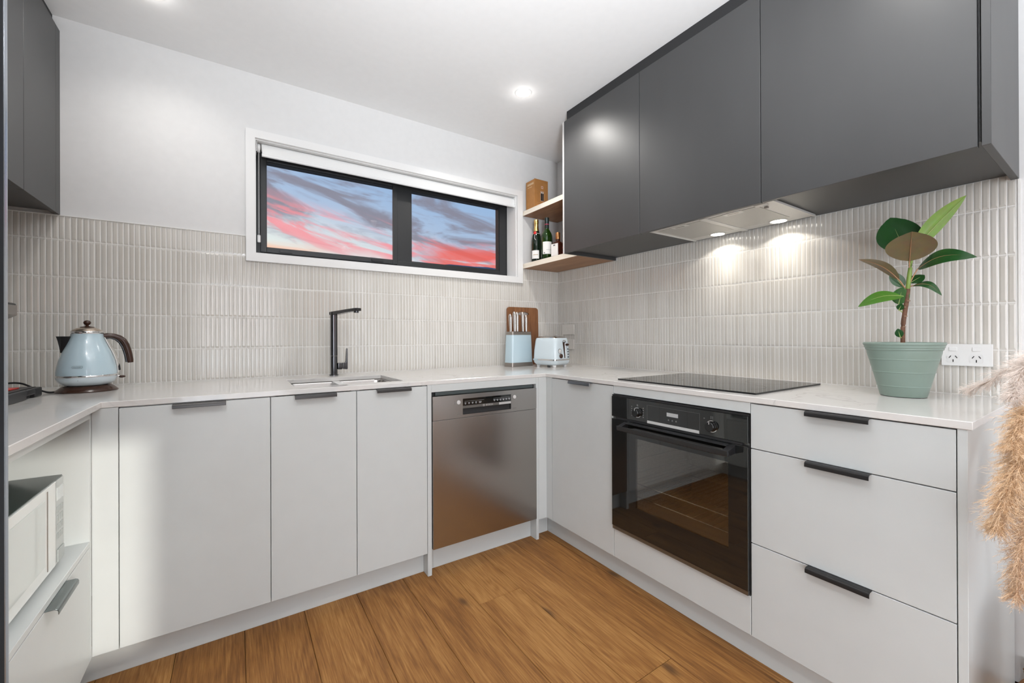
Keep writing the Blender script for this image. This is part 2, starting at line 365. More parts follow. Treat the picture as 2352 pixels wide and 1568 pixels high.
# floor with every plank its own piece
fl = empty('floor', (0, 0, 0), kind='structure')
MB().box(XL-.2, .2, YR-.2, .2, -.12, -.014).build('subfloor', mat('subfloor_board', (.12, .07, .04), .9), fl)
pitch = .2025; xb = -.6175+pitch*3
known = {5: [-.965], 7: [-1.285], 4: [-1.58], 10: [-.96]}
k = 0; x1 = xb
PL = []
while x1 > XL:
    x0 = x1-pitch
    cuts = [.05] + ([c for c in known.get(k, [])])
    y = cuts[-1] if k in known else -.2-random.random()*.35
    if k not in known: cuts.append(y)
    while y > YR:
        y -= (1.9+random.random()*.3); cuts.append(y)
    for a, b in zip(cuts[1:], cuts[:-1]):
        PL.append((max(x0, XL), min(x1, T), max(a, YR), b))
    x1 = x0; k += 1
for (a, b, c, d) in PL:
    if b-a < .01 or d-c < .01: continue
    g = .0006; e = .0016
    cx, cy = (a+b)/2, (c+d)/2; hx, hy = (b-a)/2-g, (d-c)/2-g
    vs = [(sx*hx, sy*hy, z) for z in (-.014, -e) for sx, sy in ((-1,-1),(1,-1),(1,1),(-1,1))]+[(sx*(hx-e), sy*(hy-e), 0) for sx, sy in ((-1,-1),(1,-1),(1,1),(-1,1))]
    fs = [(0,1,5,4),(1,2,6,5),(2,3,7,6),(3,0,4,7),(4,5,9,8),(5,6,10,9),(6,7,11,10),(7,4,8,11),(8,9,10,11)]
    mb = MB().add([(v[0]+cx, v[1]+cy, v[2]) for v in vs], fs); mb.build('plank', FLOORW, fl, loc=(cx, cy, 0))
# ceiling, with round holes not needed: the lamps sit below it
struct('ceiling', MB().box(XL-.2, .2, YR-.2, .2, ZC, ZC+.1), W_CEIL)
# back wall with window opening
WX0, WX1, WZ0, WZ1 = -1.978, -.377, 1.531, 2.112; WT = .20
wb = empty('wall_back', (0, 0, 0), kind='structure')
mb = MB(); mb.box(XL-.2, WX0, T, WT, 0, ZC); mb.box(WX1, .2, T, WT, 0, ZC); mb.box(WX0, WX1, T, WT, 0, WZ0); mb.box(WX0, WX1, T, WT, WZ1, ZC)
mb.build('plaster', W_WALL, wb)
wr = empty('wall_right', (0, 0, 0), kind='structure')
MB().box(T, .2, YR, T, 0, ZC).build('plaster', W_WALL, wr)
mb = MB(); mb.box(XL-.15, XL, -3.3, T, 0, ZC); mb.box(XL-.15, XL, YR, -5.8, 0, ZC); mb.box(XL-.15, XL, -5.8, -3.3, 2.15, ZC)
struct('wall_left', mb, W_WALL)
RX0, RX1, RZ0, RZ1 = -1.05, -.22, 1.30, 2.065
mb = MB(); mb.box(XL-.15, -2.85, YR-.15, YR, 0, ZC); mb.box(-1.35, RX0, YR-.15, YR, 0, ZC); mb.box(RX1, .2, YR-.15, YR, 0, ZC)
mb.box(-2.85, -1.35, YR-.15, YR, 2.15, ZC); mb.box(RX0, RX1, YR-.15, YR, 0, RZ0); mb.box(RX0, RX1, YR-.15, YR, RZ1, ZC)
struct('wall_rear', mb, W_WALL)
def frame_mb(ax, v0, v1, a0, a1, z0, z1, w):
    mb = MB()
    if ax == 1:
        mb.box(a0, a0+w, v0, v1, z0, z1); mb.box(a1-w, a1, v0, v1, z0, z1); mb.box(a0+w, a1-w, v0, v1, z0, z0+w); mb.box(a0+w, a1-w, v0, v1, z1-w, z1)
    else:
        mb.box(v0, v1, a0, a0+w, z0, z1); mb.box(v0, v1, a1-w, a1, z0, z1); mb.box(v0, v1, a0+w, a1-w, z0, z0+w); mb.box(v0, v1, a0+w, a1-w, z1-w, z1)
    return mb
w2 = empty('added_window_2', (0, YR, RZ0), kind='structure')  # unseen window, added and sized to shape the sun patch
frame_mb(1, YR-.10, YR-.05, RX0, RX1, RZ0, RZ1, .03).build('frame', ALU_BLK, w2)
MB().box(RX0+.03, RX1-.03, YR-.078, YR-.074, RZ0+.03, RZ1-.03).build('pane', PANE, w2)
d1 = empty('added_door_1', (XL, -4.55, 0), kind='structure')  # unseen glazed door added to go with the side fill lamp
frame_mb(0, XL-.10, XL-.04, -5.8, -3.3, 0, 2.15, .05).build('frame', ALU_BLK, d1)
MB().box(XL-.10, XL-.04, -4.58, -4.52, .05, 2.10).build('frame_mullion', ALU_BLK, d1)
MB().box(XL-.072, XL-.066, -5.75, -3.35, .05, 2.10).build('pane', PANE, d1)
d2 = empty('added_door_2', (-2.1, YR, 0), kind='structure')  # second unseen door, added for the rear fill lamp
frame_mb(1, YR-.10, YR-.04, -2.85, -1.35, 0, 2.15, .05).build('frame', ALU_BLK, d2)
MB().box(-2.80, -1.40, YR-.072, YR-.066, .05, 2.10).build('pane', PANE, d2)

# ---------------------------------------------------------------- tiled splashbacks
ROWS = [(.9015, 1.0515), (1.0535, 1.2045), (1.2065, 1.3580), (1.3600, 1.5120), (1.5140, 1.612)]
PT = .0182; TWD = .0160
def tile_geo(u0, u1, z0, z1):
    """raised face u0..u1 x z0..z1; depth 0 (grout) .. outwards"""
    ins, inz, d0, d1 = .0038, .0080, .0052, .0063
    vs = [(u0, z0, .0045), (u1, z0, .0045), (u1, z1, .0045), (u0, z1, .0045)]
    vs = [(a, b, .002) for a, b, _ in vs]+[(a, b, d0) for a, b, _ in vs]+[(u0+ins, z0+inz, d1), (u1-ins, z0+inz, d1), (u1-ins, z1-inz, d1), (u0+ins, z1-inz, d1)]
    fs = [(0,1,5,4),(1,2,6,5),(2,3,7,6),(3,0,4,7),(4,5,9,8),(5,6,10,9),(6,7,11,10),(7,4,8,11),(8,9,10,11)]
    return vs, fs
def tile_wall(wall, axis, cells, key):
    """cells: (u0,u1,z0,z1); axis 1 = back wall (u=x, faces -y), axis 0 = right wall (u=y, faces -x)"""
    cells = sorted(cells, key=key); cache = {}
    def put(u, z, d): return (u, T-d, z) if axis == 1 else (T-d, u, z)
    for i, (u0, u1, z0, z1) in enumerate(cells[:300]):
        kk = (round(u1-u0, 5), round(z1-z0, 5))
        if kk not in cache:
            hu, hz = (u1-u0)/2, (z1-z0)/2; vs, fs = tile_geo(-hu, hu, -hz, hz)
            me = bpy.data.meshes.new('tile'); me.from_pydata([(a, -d, b) if axis == 1 else (-d, a, b) for a, b, d in vs], [], fs)
            bm = bmesh.new(); bm.from_mesh(me); bmesh.ops.recalc_face_normals(bm, faces=bm.faces); 
            f = max(bm.faces, key=lambda q: abs(q.calc_center_median()[1 if axis == 1 else 0]))
            if f.normal[1 if axis == 1 else 0] > 0: bmesh.ops.reverse_faces(bm, faces=bm.faces)
            bm.to_mesh(me); bm.free()
            me.materials.append(TILE); cache[kk] = me
        o = bpy.data.objects.new('tile', cache[kk]); COL.objects.link(o); o.parent = wall
        o.location = put((u0+u1)/2, (z0+z1)/2, 0)
        # hand-set tiles sit very slightly uneven
        a = random.gauss(0, .002); o.rotation_euler = (random.gauss(0, .002), random.gauss(0, .0004), a) if axis == 1 else (random.gauss(0, .0004), random.gauss(0, .002), a)
    mb = MB()
    for (u0, u1, z0, z1) in cells[300:]:
        vs, fs = tile_geo(u0, u1, z0, z1); a = random.gauss(0, .002); uc = (u0+u1)/2
        mb.add([put(u, z, d+(u-uc)*a) for u, z, d in vs], fs)
    o = mb.build('tile', TILE, wall); tag(o, kind='stuff')
    o.name = 'tiling'
cells = []; n = int(3.03/PT)
for i in range(n+1):
    u1 = -i*PT+.0012; u0 = u1-TWD
    if u0 < XL: break
    for (z0, z1) in ROWS:
        if u0 > -.331: top = 1.594
        elif u1 > -2.019: top = 1.4865
        else: top = 1.6105
        zz = min(z1, top)
        if zz-z0 > .02: cells.append((u0, u1, z0, zz))
# tiles cut round the trim edge
tile_wall(wb, 1, cells, lambda c: (0 if c[0] > -2.83 else 1, abs(c[0]+2.83)))
cells = []; n = int(2.256/PT)
for i in range(n+1):
    u1 = -i*PT+.0012; u0 = u1-TWD
    if u0 < -2.2575: break
    for (z0, z1) in ROWS:
        top = 1.594 if u1 > -.59 else 1.6105
        if u0 < -2.243: top = 1.594
        zz = min(z1, top)
        if -.31+T > 9: continue
        cells.append((u0, u1, z0, zz))
tile_wall(wr, 0, cells, lambda c: c[0])
mb = MB(); mb.box(XL, -2.019, T-.0047, T, .8805, 1.6115); mb.box(-2.019, -.331, T-.0047, T, .8805, 1.4875); mb.box(-.331, T, T-.0047, T, .8805, 1.5945)
mb.build('grout', GROUT, wb)
mb = MB(); mb.box(T-.0047, T, -2.259, T-.0047, .8805, 1.5945); mb.box(T-.0047, T, -2.243, -.592, 1.5945, 1.6115)
mb.build('grout', GROUT, wr)
# pale edging strips finishing the tiled areas
EDGE = mat('tile_edging', (.80, .79, .76), .35)
MB().box(XL, -2.019, -.0005, T, 1.6115, 1.6145).build('tile_edging', EDGE, wb)
MB().box(-.001, T, -2.2645, -2.259, .9, 1.594).build('tile_edging', EDGE, wr)
# baseboard right beyond the cabinets
struct('baseboard_right', MB().box(-.004, T, -6.19, -2.27, 0, .09), W_TRIM)

# ---------------------------------------------------------------- window_1
w1 = empty('window_1', ((WX0+WX1)/2, 0, WZ0), kind='structure')
OX0, OX1, OZ0, OZ1 = -2.018, -.332, 1.488, 2.152
mb = MB(); y0, y1 = -.012, T
mb.box(OX0, WX0, y0, y1, OZ0, OZ1); mb.box(WX1, OX1, y0, y1, OZ0, OZ1); mb.box(WX0, WX1, y0, y1, OZ0, WZ0); mb.box(WX0, WX1, y0, y1, WZ1, OZ1)
mb.build('architrave', W_TRIM, w1)
mb = MB(); r = .004
mb.box(WX0, WX0+r, T, .125, WZ0, WZ1); mb.box(WX1-r, WX1, T, .125, WZ0, WZ1); mb.box(WX0+r, WX1-r, T, .125, WZ0, WZ0+r); mb.box(WX0+r, WX1-r, T, .125, WZ1-r, WZ1)
mb.build('reveal', W_TRIM, w1)
fy0, fy1 = .130, .180
mb = MB()
mb.box(WX0, -1.924, fy0, fy1, WZ0, WZ1); mb.box(-.443, WX1, fy0, fy1, WZ0, WZ1)
mb.box(-1.924, -.443, fy0, fy1, WZ0, 1.587); mb.box(-1.924, -.443, fy0, fy1, 2.051, WZ1); mb.box(-1.2075, -1.115, fy0, fy1, 1.587, 2.051)
mb.build('frame', ALU_BLK, w1, bevel=.002)
s = frame_mb(1, fy0-.014, fy0, -1.950, -1.2095, 1.560, 2.078, .028); s.build('sash', ALU_BLK, w1, bevel=.002)
frame_mb(1, fy0+.004, fy1-.006, -1.9235, -1.209, 1.5875, 2.0505, .004).build('glazing_bead', ALU_BLK, w1)
frame_mb(1, fy0+.006, fy1-.004, -1.1145, -.4435, 1.5875, 2.0505, .006).build('glazing_bead', ALU_BLK, w1)
MB().box(-1.9195, -1.2125, .150, .156, 1.5915, 2.0465).build('pane', PANE, w1)
MB().box(-1.1085, -.4495, .150, .156, 1.5935, 2.0445).build('pane', PANE, w1)
MB().box(-1.86, -1.80, fy0-.022, fy0-.014, 1.566, 1.580).build('catch', BLACK, w1)
MB().box(-1.37, -1.30, fy0-.022, fy0-.014, 1.566, 1.580).build('catch', BLACK, w1)
# hill beyond
mb = MB(); ridge = []
n = 60
for i in range(n+1):
    a = math.radians(-35+100*i/n); R = 120; hgt = 21.75-.075*abs(math.degrees(a)-22)+.22*math.sin(i*.9)+.14*math.sin(i*2.3)
    ridge.append((a, R, hgt))
vs = []; fs = []
for a, R, hh in ridge:
    for rr, zz in ((70, -3), (95, hh*.42), (R, hh), (150, hh*.6), (190, -3)): vs.append((CAM.x+rr*math.sin(a), CAM.y+rr*math.cos(a), zz))
for i in range(n):
    for j in range(4): fs.append((i*5+j, i*5+j+1, i*5+j+6, i*5+j+5))
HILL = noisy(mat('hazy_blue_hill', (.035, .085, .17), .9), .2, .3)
tag(MB().add(vs, fs).build('hillside', HILL, smooth=60), kind='structure')

# roller blind
rb = empty('roller_blind', (-1.16, .05, 2.04), label='white roller blind rolled up at the top of the black framed window', cat='blind')
mb = MB(); mb.disc((-1.948, .045, 2.088), (1, 0, 0), [(.019, 0), (.019, 1.575)], 24); mb.build('fabric_roll', BLIND, rb, smooth=40)
mb = MB(); mb.box(-1.946, -.375, .0245, .0262, 2.048, 2.088); mb.build('fabric', BLIND, rb)
mb = MB(); mb.disc((-1.948, .0255, 2.043), (1, 0, 0), [(.001, 0), (.0085, .001), (.0085, 1.574), (.001, 1.575)], 16); mb.build('bottom_bar', WHITE_P, rb, smooth=40)
for x in (-1.972, -.383): MB().box(x, x+.004, .012, .075, 2.055, 2.106).build('bracket', CHROME if x < -1 else WHITE_P, rb, bevel=.001)
mb = MB(); mb.disc((-1.966, .045, 2.082), (1, 0, 0), [(.02, 0), (.022, .004), (.02, .012)], 20); mb.build('chain_wheel', WHITE_P, rb, smooth=40)
mb = MB()
for yy in (.026, .064):
    z = 2.080
    while z > 1.64: mb.disc((-1.960, yy+(.019-.0)*0, z-.0017), (0, 0, 1), [(.0004, 0), (.0017, .0008), (.0017, .0026), (.0004, .0034)], 6); z -= .0058
for i in range(9):
    a = PI*i/8; mb.disc((-1.960, .045-.019*math.cos(a), 1.64-.02*math.sin(a)-.0017), (0, 0, 1), [(.0004, 0), (.0017, .0008), (.0017, .0026), (.0004, .0034)], 6)
tag(mb.build('pull_chain', WHITE_P, rb), kind='stuff')
MB().box(-1.967, -1.953, .036, .054, 1.595, 1.632).build('chain_tensioner', WHITE_P, rb, bevel=.003)

# ---------------------------------------------------------------- worktop
wt = empty('worktop', (-1.2, -.33, .8804), label='pale veined stone worktop wrapping round three sides with a sink cutout', cat='worktop')
ZB, ZT = .8804, .90
def slab_with_holes(xs, ys, holes, z0, z1):
    idx = {}; vs = []; fs = []
    def V(i, j, k):
        if (i, j, k) not in idx: idx[(i, j, k)] = len(vs); vs.append((xs[i], ys[j], (z0, z1)[k]))
        return idx[(i, j, k)]
    solid = {(i, j) for i in range(len(xs)-1) for j in range(len(ys)-1)}-set(holes)
    for (i, j) in solid:
        fs.append((V(i, j, 1), V(i+1, j, 1), V(i+1, j+1, 1), V(i, j+1, 1))); fs.append((V(i, j, 0), V(i, j+1, 0), V(i+1, j+1, 0), V(i+1, j, 0)))
        for di, dj, a, b in ((-1, 0, (0, 1), (0, 0)), (1, 0, (1, 0), (1, 1)), (0, -1, (0, 0), (1, 0)), (0, 1, (1, 1), (0, 1))):
            if (i+di, j+dj) not in solid:
                p, q = (i+a[0], j+a[1]), (i+b[0], j+b[1]); fs.append((V(*p, 0), V(*q, 0), V(*q, 1), V(*p, 1)))
    return MB().add(vs, fs)
SX0, SX1, SY0, SY1 = -1.859, -1.412, -.580, -.216
_xs = [XL, -2.4145, SX0, SX1, -.6378, .0036]; _ys = [-2.2569, -1.49, -.6591, SY0, SY1, .0036]
_open = [(i, 0) for i in range(4)]+[(i, 1) for i in (1, 2, 3)]+[(2, 3)]
slab_with_holes(_xs, _ys, _open, ZB, ZT).build('slab', STONE, wt, bevel=.0014, seg=1)
# sink
sk = empty('kitchen_sink', ((SX0+SX1)/2, (SY0+SY1)/2, .68), label='undermounted stainless steel sink bowl in front of the tap', cat='sink')
def ring(w, h, r, z, cx=(SX0+SX1)/2, cy=(SY0+SY1)/2, n=6): return [(x, y, z) for x, y in rrect(w, h, r, n, cx, cy)]
W_, H_ = SX1-SX0+.012, SY1-SY0+.012
mb = MB(); mb.rings([ring(W_+.03, H_+.03, .05, .8800), ring(W_, H_, .035, .8800), ring(W_-.008, H_-.008, .04, .872), ring(W_-.014, H_-.014, .045, .71), ring(W_-.05, H_-.05, .04, .688), ring(.12, .12, .055, .684)], cap0=False, cap1=True)
mb.build('bowl', STEEL, sk, smooth=50)
mb = MB(); mb.lathe([(.042, .6845), (.045, .6865), (.040, .688), (.034, .686), (.010, .686)], ((SX0+SX1)/2, (SY0+SY1)/2, 0), 28); mb.build('drain', CHROME, sk, smooth=40)
# tap
TX, TY = -1.626, -.100
tp = empty('mixer_tap', (TX, TY, ZT), label='tall dark chrome mixer tap behind the sink', cat='tap')
MB().lathe([(.0225, .900), (.0225, .905), (.020, .9065)], (TX, TY, 0), 28).build('base_plate', CHALF, tp, smooth=40)
mb = MB(); mb.rings([[(x, y, z) for x, y in rrect(.033, .040, .013, 5, TX, TY)] for z in (.9065, 1.003)]); mb.build('body', CHALF, tp, smooth=40)
mb = MB(); mb.rings([[(x, y, z) for x, y in rrect(.0335, .0405, .013, 5, TX, TY)] for z in (1.0045, 1.222)]+[[(x, y, 1.236) for x, y in rrect(.033, .040, .013, 5, TX, TY)]]); mb.build('column', CHALF, tp, smooth=40)
sd = Vector((.10, -.22, 0)).normalized(); sp_ = Vector((-sd.y, sd.x, 0))
mb = MB(); rs = []
for t, w, zt, zb in ((-.018, .015, 1.2375, 1.222), (.0, .0165, 1.239, 1.219), (.05, .0165, 1.242, 1.224), (.12, .0165, 1.247, 1.231), (.185, .0165, 1.2505, 1.235), (.205, .014, 1.2505, 1.236)):
    c = Vector((TX, TY, 0))+sd*t; rs.append([(c+sp_*a*w).to_tuple()[:2]+(z,) for a, z in ((-1, zb+.003), (-.85, zb), (.85, zb), (1, zb+.003), (1, zt-.003), (.85, zt), (-.85, zt), (-1, zt-.003))])
mb.rings(rs); mb.build('spout', CHALF, tp, smooth=40)
c = Vector((TX, TY, 0))+sd*.185; MB().lathe([(.012, 1.2265), (.0125, 1.2285), (.0125, 1.2352)], (c.x, c.y, 0), 20).build('nozzle', CHALF, tp, smooth=40)
mb = MB(); mb.box(TX+.0168, TX+.040, TY-.016, TY+.016, .931, .966); mb.build('valve_housing', CHALF, tp, bevel=.004)
mb = MB(); mb.prism([(TX+.043, .933), (TX+.066, .930), (TX+.0675, .935), (TX+.0675, 1.043), (TX+.0630, 1.043), (TX+.0595, .972), (TX+.055, .966), (TX+.043, .966)], TY-.0145, TY+.0145, 1); mb.build('lever', CHALF, tp, bevel=.002)

# ---------------------------------------------------------------- cabinets
YD, XD = -.6598, -.6334; ZDT, ZDB = .8765, .1059; DT = .018; GAP = .0012
def handle(parent, axis, a0, a1, face, ztop, m=HANDLE):
    """lipped edge pull hooked over the top of a door; axis = direction of its length, face = door plane, s = outward sign"""
    s = -1
    if axis == 'y+': s = 1
    prof = [(.000, .0025), (.018, .0025), (.0225, .0005), (.0245, -.004), (.0245, -.0125), (.0230, -.0125), (.0228, -.0045), (.0205, -.0012), (.017, .0003), (.000, .0003)]
    mb = MB()
    if axis == 'x': mb.prism([(face-d, ztop+z) for d, z in prof], a0, a1, 0)
    elif axis == 'y': mb.prism([(face-d, ztop+z) for d, z in prof], a0, a1, 1)
    else: mb.prism([(face+d, ztop+z) for d, z in prof], a0, a1, 1)
    return mb.build('handle', m, parent, bevel=.0006, seg=1)
def front_back(name, parent, x0, x1, z0=ZDB, z1=ZDT, m=CAB): return MB().box(x0+GAP, x1-GAP, YD, YD+DT, z0, z1).build(name, m, parent, bevel=.0008, seg=1)
def front_right(name, parent, y0, y1, z0=ZDB, z1=ZDT, m=CAB): return MB().box(XD, XD+DT, y0+GAP, y1-GAP, z0, z1).build(name, m, parent, bevel=.0008, seg=1)
BX = [-2.3745, -1.9514, -1.6390, -1.3272]
blab = ['wide white base cabinet door at the left end of the sink wall', 'white base cabinet under the left half of the sink', 'narrow white base cabinet between the sink cabinet and the dishwasher']
hx = [(-2.2385, -2.0895), (-1.871, -1.720), (-1.560, -1.409)]
for i in range(3):
    x0, x1 = BX[i], BX[i+1]
    c = empty('base_cabinet', ((x0+x1)/2, -.33, .1059), label=blab[i], cat='cabinet')
    if i == 0: cb = [(-.64, -.012, .1055, .8795)]
    mb = MB(); x0c = x0+.0006; x1c = x1-.0006; p = .016
    mb.box(x0c, x0c+p, YD+DT+.0015, -.005, .1055, .8798); mb.box(x1c-p, x1c, YD+DT+.0015, -.005, .1055, .8798)
    mb.box(x0c+p, x1c-p, YD+DT+.0015, -.005, .1055, .1215); mb.box(x0c+p, x1c-p, -.012, -.005, .1215, .8798)
    if i == 0: mb.box(x0c+p, x1c-p, YD+DT+.0015, -.56, .862, .8798)
    mb.build('carcass', CAB_IN, c)
    d = front_back('door', c, x0, x1); handle(d, 'x', hx[i][0], hx[i][1], YD, ZDT)
# corner filler, left
tag(MB().box(-2.4368, BX[0]-.0008, YD, YD+DT, ZDB, .8798).build('corner_filler', CAB), 'narrow white filler panel in the left inner corner of the base units', 'panel')
# dishwasher bay panels
g = empty('dishwasher_surround', (-1.0, -.63, 0), label='white panels and top rail framing the stainless dishwasher', cat='panel')
MB().box(-1.3262, -1.3061, YD, -.02, 0, .8800).build('side_panel', CAB, g, bevel=.0008, seg=1)
MB().box(-.7038, -.6870, YD, -.02, 0, .8800).build('side_panel', CAB, g, bevel=.0008, seg=1)
MB().box(-1.3058, -.7042, YD, YD+.018, .8455, .8800).build('top_rail', CAB, g, bevel=.0008, seg=1)
# kick boards
def kick(lbl, b): return tag(MB().box(*b).build('kickboard', CAB, bevel=.0008, seg=1), lbl, 'kickboard')
kick('long white kickboard under the three sink wall doors', (-2.4928, -1.3266, -.6071, -.593, 0, .1035))
kick('white kickboard under the dishwasher', (-1.3057, -.7042, -.6050, -.591, 0, .1140))
kick('short white kickboard in the inner corner beside the dishwasher', (-.6866, -.5858, -.6071, -.593, 0, .1035))
kick('long white kickboard under the oven and drawers', (-.5854, -.571, -2.2295, -.6075, 0, .1035))
# inner corner fillers
cf = empty('corner_filler', (-.65, -.66, .106), label='L-shaped white filler panel in the inner corner right of the dishwasher', cat='panel')
MB().box(-.6866, XD+DT, YD, YD+DT, ZDB, .8798).build('filler_strip', CAB, cf)
MB().box(XD, XD+DT, -.7095+GAP, YD-.0003, ZDB, .8798).build('filler_strip', CAB, cf)
# right run
c = empty('base_cabinet', (-.31, -.93, .1059), label='tall white base cabinet door left of the oven', cat='cabinet')
mb = MB(); mb.box(XD+DT+.0015, -.02, -.7275, -.7115, .1055, .8798); mb.box(XD+DT+.0015, -.02, -1.1495, -1.1335, .1055, .8798); mb.box(XD+DT+.0015, -.02, -1.1335, -.7275, .1055, .1215)
mb.build('carcass', CAB_IN, c)
d = front_right('door', c, -1.1508, -.7095); handle(d, 'y', -1.020, -.866, XD, ZDT, mat('blue_reflection_handle_tint', (.16, .17, .19), .14, 1))  # bluish reflection put into this one handle's metal colour
ov = empty('oven_housing', (-.31, -1.45, .1059), label='white panels above and below the built-in oven', cat='cabinet')
MB().box(XD, XD+DT, -1.7545+GAP, -1.1508-GAP, .8440, .8798).build('top_rail', CAB, ov, bevel=.0008, seg=1)
MB().box(XD, XD+DT, -1.7545+GAP, -1.1508-GAP, ZDB, .2350).build('lower_panel', CAB, ov, bevel=.0008, seg=1)
mb = MB(); mb.box(XD+DT+.0015, -.02, -1.7535, -1.7535+.012, .1055, .8798); mb.box(XD+DT+.0015, -.02, -1.1515-.012, -1.1515, .1055, .8798); mb.box(XD+DT+.0015, -.02, -1.7415, -1.1635, .200, .216)
mb.build('carcass', CAB_IN, ov)
dc = empty('drawer_cabinet', (-.31, -1.99, .1059), label='white three-drawer cabinet at the right end of the run, below the potted plant', cat='cabinet')
mb = MB(); mb.box(XD+DT+.0015, -.02, -2.2290, -2.2130, .1055, .8798); mb.box(XD+DT+.0015, -.02, -1.7720, -1.7560, .1055, .8798); mb.box(XD+DT+.0015, -.02, -2.213, -1.772, .1055, .1215)
for z in (.4065, .7195): mb.box(XD+DT+.0015, XD+.05, -2.213, -1.772, z, z+.016)
mb.build('carcass', CAB_IN, dc)
for (z0, z1) in ((.1059, .4138), (.4168, .7270), (.7300, ZDT)):
    d = front_right('drawer', dc, -2.2300, -1.7545, z0, z1); handle(d, 'y', -2.0715, -1.9205, XD, z1, mat('dark_handle_%d' % int(z1*100), (.035, .034, .034), .42, .6))
tag(MB().box(XD, -.0015, -2.2479, -2.2308, 0, .8800).build('end_panel', CAB, bevel=.0008, seg=1), 'tall white end panel closing the drawer cabinet beside the pampas grass', 'panel')

# left run: microwave unit
XF = -2.437
lu = empty('microwave_cabinet', (-2.73, -1.08, .106), label='white open niche cabinet with a drawer below the microwave', cat='cabinet')
MB().box(-3.02, XF, -.6795, -.6625, .1057, .8798).build('side_panel', CAB, lu)
MB().box(-3.02, XF, -1.4950, -1.4780, .1057, .8798).build('side_panel', CAB, lu)
MB().box(-3.02, XF, -1.4775, -.6800, .8530, .8798).build('top_rail', CAB, lu)
MB().box(-3.02, XF, -1.4775, -.6800, .4585, .4745).build('shelf', CAB, lu, bevel=.0008, seg=1)
MB().box(-3.02, -3.008, -1.4775, -.6800, .4750, .8525).build('back_panel', CAB, lu)
d = MB().box(XF-.018, XF, -1.4765, -.6812, .1059, .4555).build('drawer', CAB, lu, bevel=.0008, seg=1)
handle(d, 'y+', -1.046, -.893, XF, .4555, mat('bright_steel_handle', (.20, .225, .225), .25, .9))
kick('white kickboard under the microwave cabinet on the left', (-2.507, -2.493, -1.49, -.593, 0, .1035))
# microwave
XM = -2.466
mw = empty('microwave_oven', (-2.64, -1.03, .4745), label='white microwave with a dark top in the left niche', cat='microwave')
MB().box(-2.84, XM-.012, -1.275, -.7885, .487, .7155).build('casing', noisy(mat('silver_grey_paint', (.46, .49, .48), .35, .2), 30, .04), mw, bevel=.003)
MB().box(-2.836, XM-.003, -1.272, -.7910, .7162, .7190).build('top_sheet', mat('dark_green_grey_top', (.035, .055, .050), .12), mw, bevel=.001)
d = MB().box(XM-.0115, XM, -1.274, -.8545, .4885, .7155).build('door', mat('white_gloss_door', (.74, .76, .74), .14), mw, bevel=.0025)
mb = MB().box(XM, XM+.0012, -1.245, -.932, .520, .690); mb.build('door_window', mat('pale_mirror_glass', (.62, .66, .64), .06), d, bevel=.004)
MB().box(XM, XM+.0012, -.9165, -.9120, .500, .706).build('groove', GUNBASE, d)
cp = MB().box(XM-.0115, XM-.0005, -.8525, -.7885, .4885, .7155).build('control_panel', mat('silver_panel', (.50, .52, .51), .30, .3), mw, bevel=.0025)
MB().box(XM-.0005, XM+.0005, -.845, -.797, .660, .695).build('display', mat('pale_display', (.62, .66, .66), .2), cp)
for r_ in range(4):
    for q in range(3): MB().box(XM-.0005, XM+.0007, -.845+q*.0165, -.845+q*.0165+.013, .555+r_*.024, .555+r_*.024+.016).build('button', mat('grey_button', (.40, .43, .42), .4) if (r_, q) == (0, 0) else bpy.data.materials['grey_button'], cp, bevel=.001)
MB().box(XM-.0005, XM+.0025, -.845, -.796, .494, .527).build('open_button', bpy.data.materials['grey_button'], cp, bevel=.002)
for yy in (-1.25, -.82):
    for xx in (-2.80, -2.50): MB().lathe([(.012, .4746), (.014, .487)], (xx, yy, 0), 14).build('foot', BLACK, mw)

# ---------------------------------------------------------------- upper cabinets, right
XU = -.439; UB, UT = 1.5947, 2.3726
UY = [-.5912, -1.1428, -1.6977, -2.2412]
ulab = ['dark grey wall cabinet with the bright lamp reflection, leftmost over the worktop', 'dark grey wall cabinet in the middle, over the hob', 'dark grey wall cabinet nearest the camera, above the potted plant']
for i in range(3):
    a, b = UY[i], UY[i+1]
    c = empty('wall_cabinet', (-.21, (a+b)/2, UB), label=ulab[i], cat='cabinet')
    MB().box(XU+.0195, -.0005, b+.0008, a-.0008, 1.6118, UT).build('carcass', DARKCAB, c)
    gp = .0035 if i == 2 else .0012
    MB().box(XU, XU+.018, b+gp, a-.0012, UB, UT).build('door', DARKCAB, c, bevel=.0008, seg=1)
ep = empty('cabinet_end_panel', (-.21, -.5835, UB), label='side panel, window light painted pale on its front edge, between the oak shelves and the dark wall cabinets', cat='panel')
MB().box(XU+.004, -.0005, -.5902, -.5775, UB-.0002, UT).build('board', DARKCAB, ep)
MB().box(XU, XU+.0036, -.5902, -.5775, UB-.0002, UT).build('painted_light_edge', mat('window_glare_edge', (.52, .51, .50), .3), ep)  # bright window glare on the panel edge, painted as a pale colour
tag(MB().box(XU, -.0005, -2.2619, -2.2446, UB-.001, UT).build('cabinet_end_panel', DARKCAB, bevel=.0008, seg=1), 'dark grey end panel of the wall cabinets at the far right', 'panel')
tag(MB().box(-.4151, -.400, -2.2600, -.5905, UT+.0005, ZC-.0005).build('ceiling_filler', BLACKM), 'dark recessed strip between the right wall cabinets and the ceiling', 'panel')
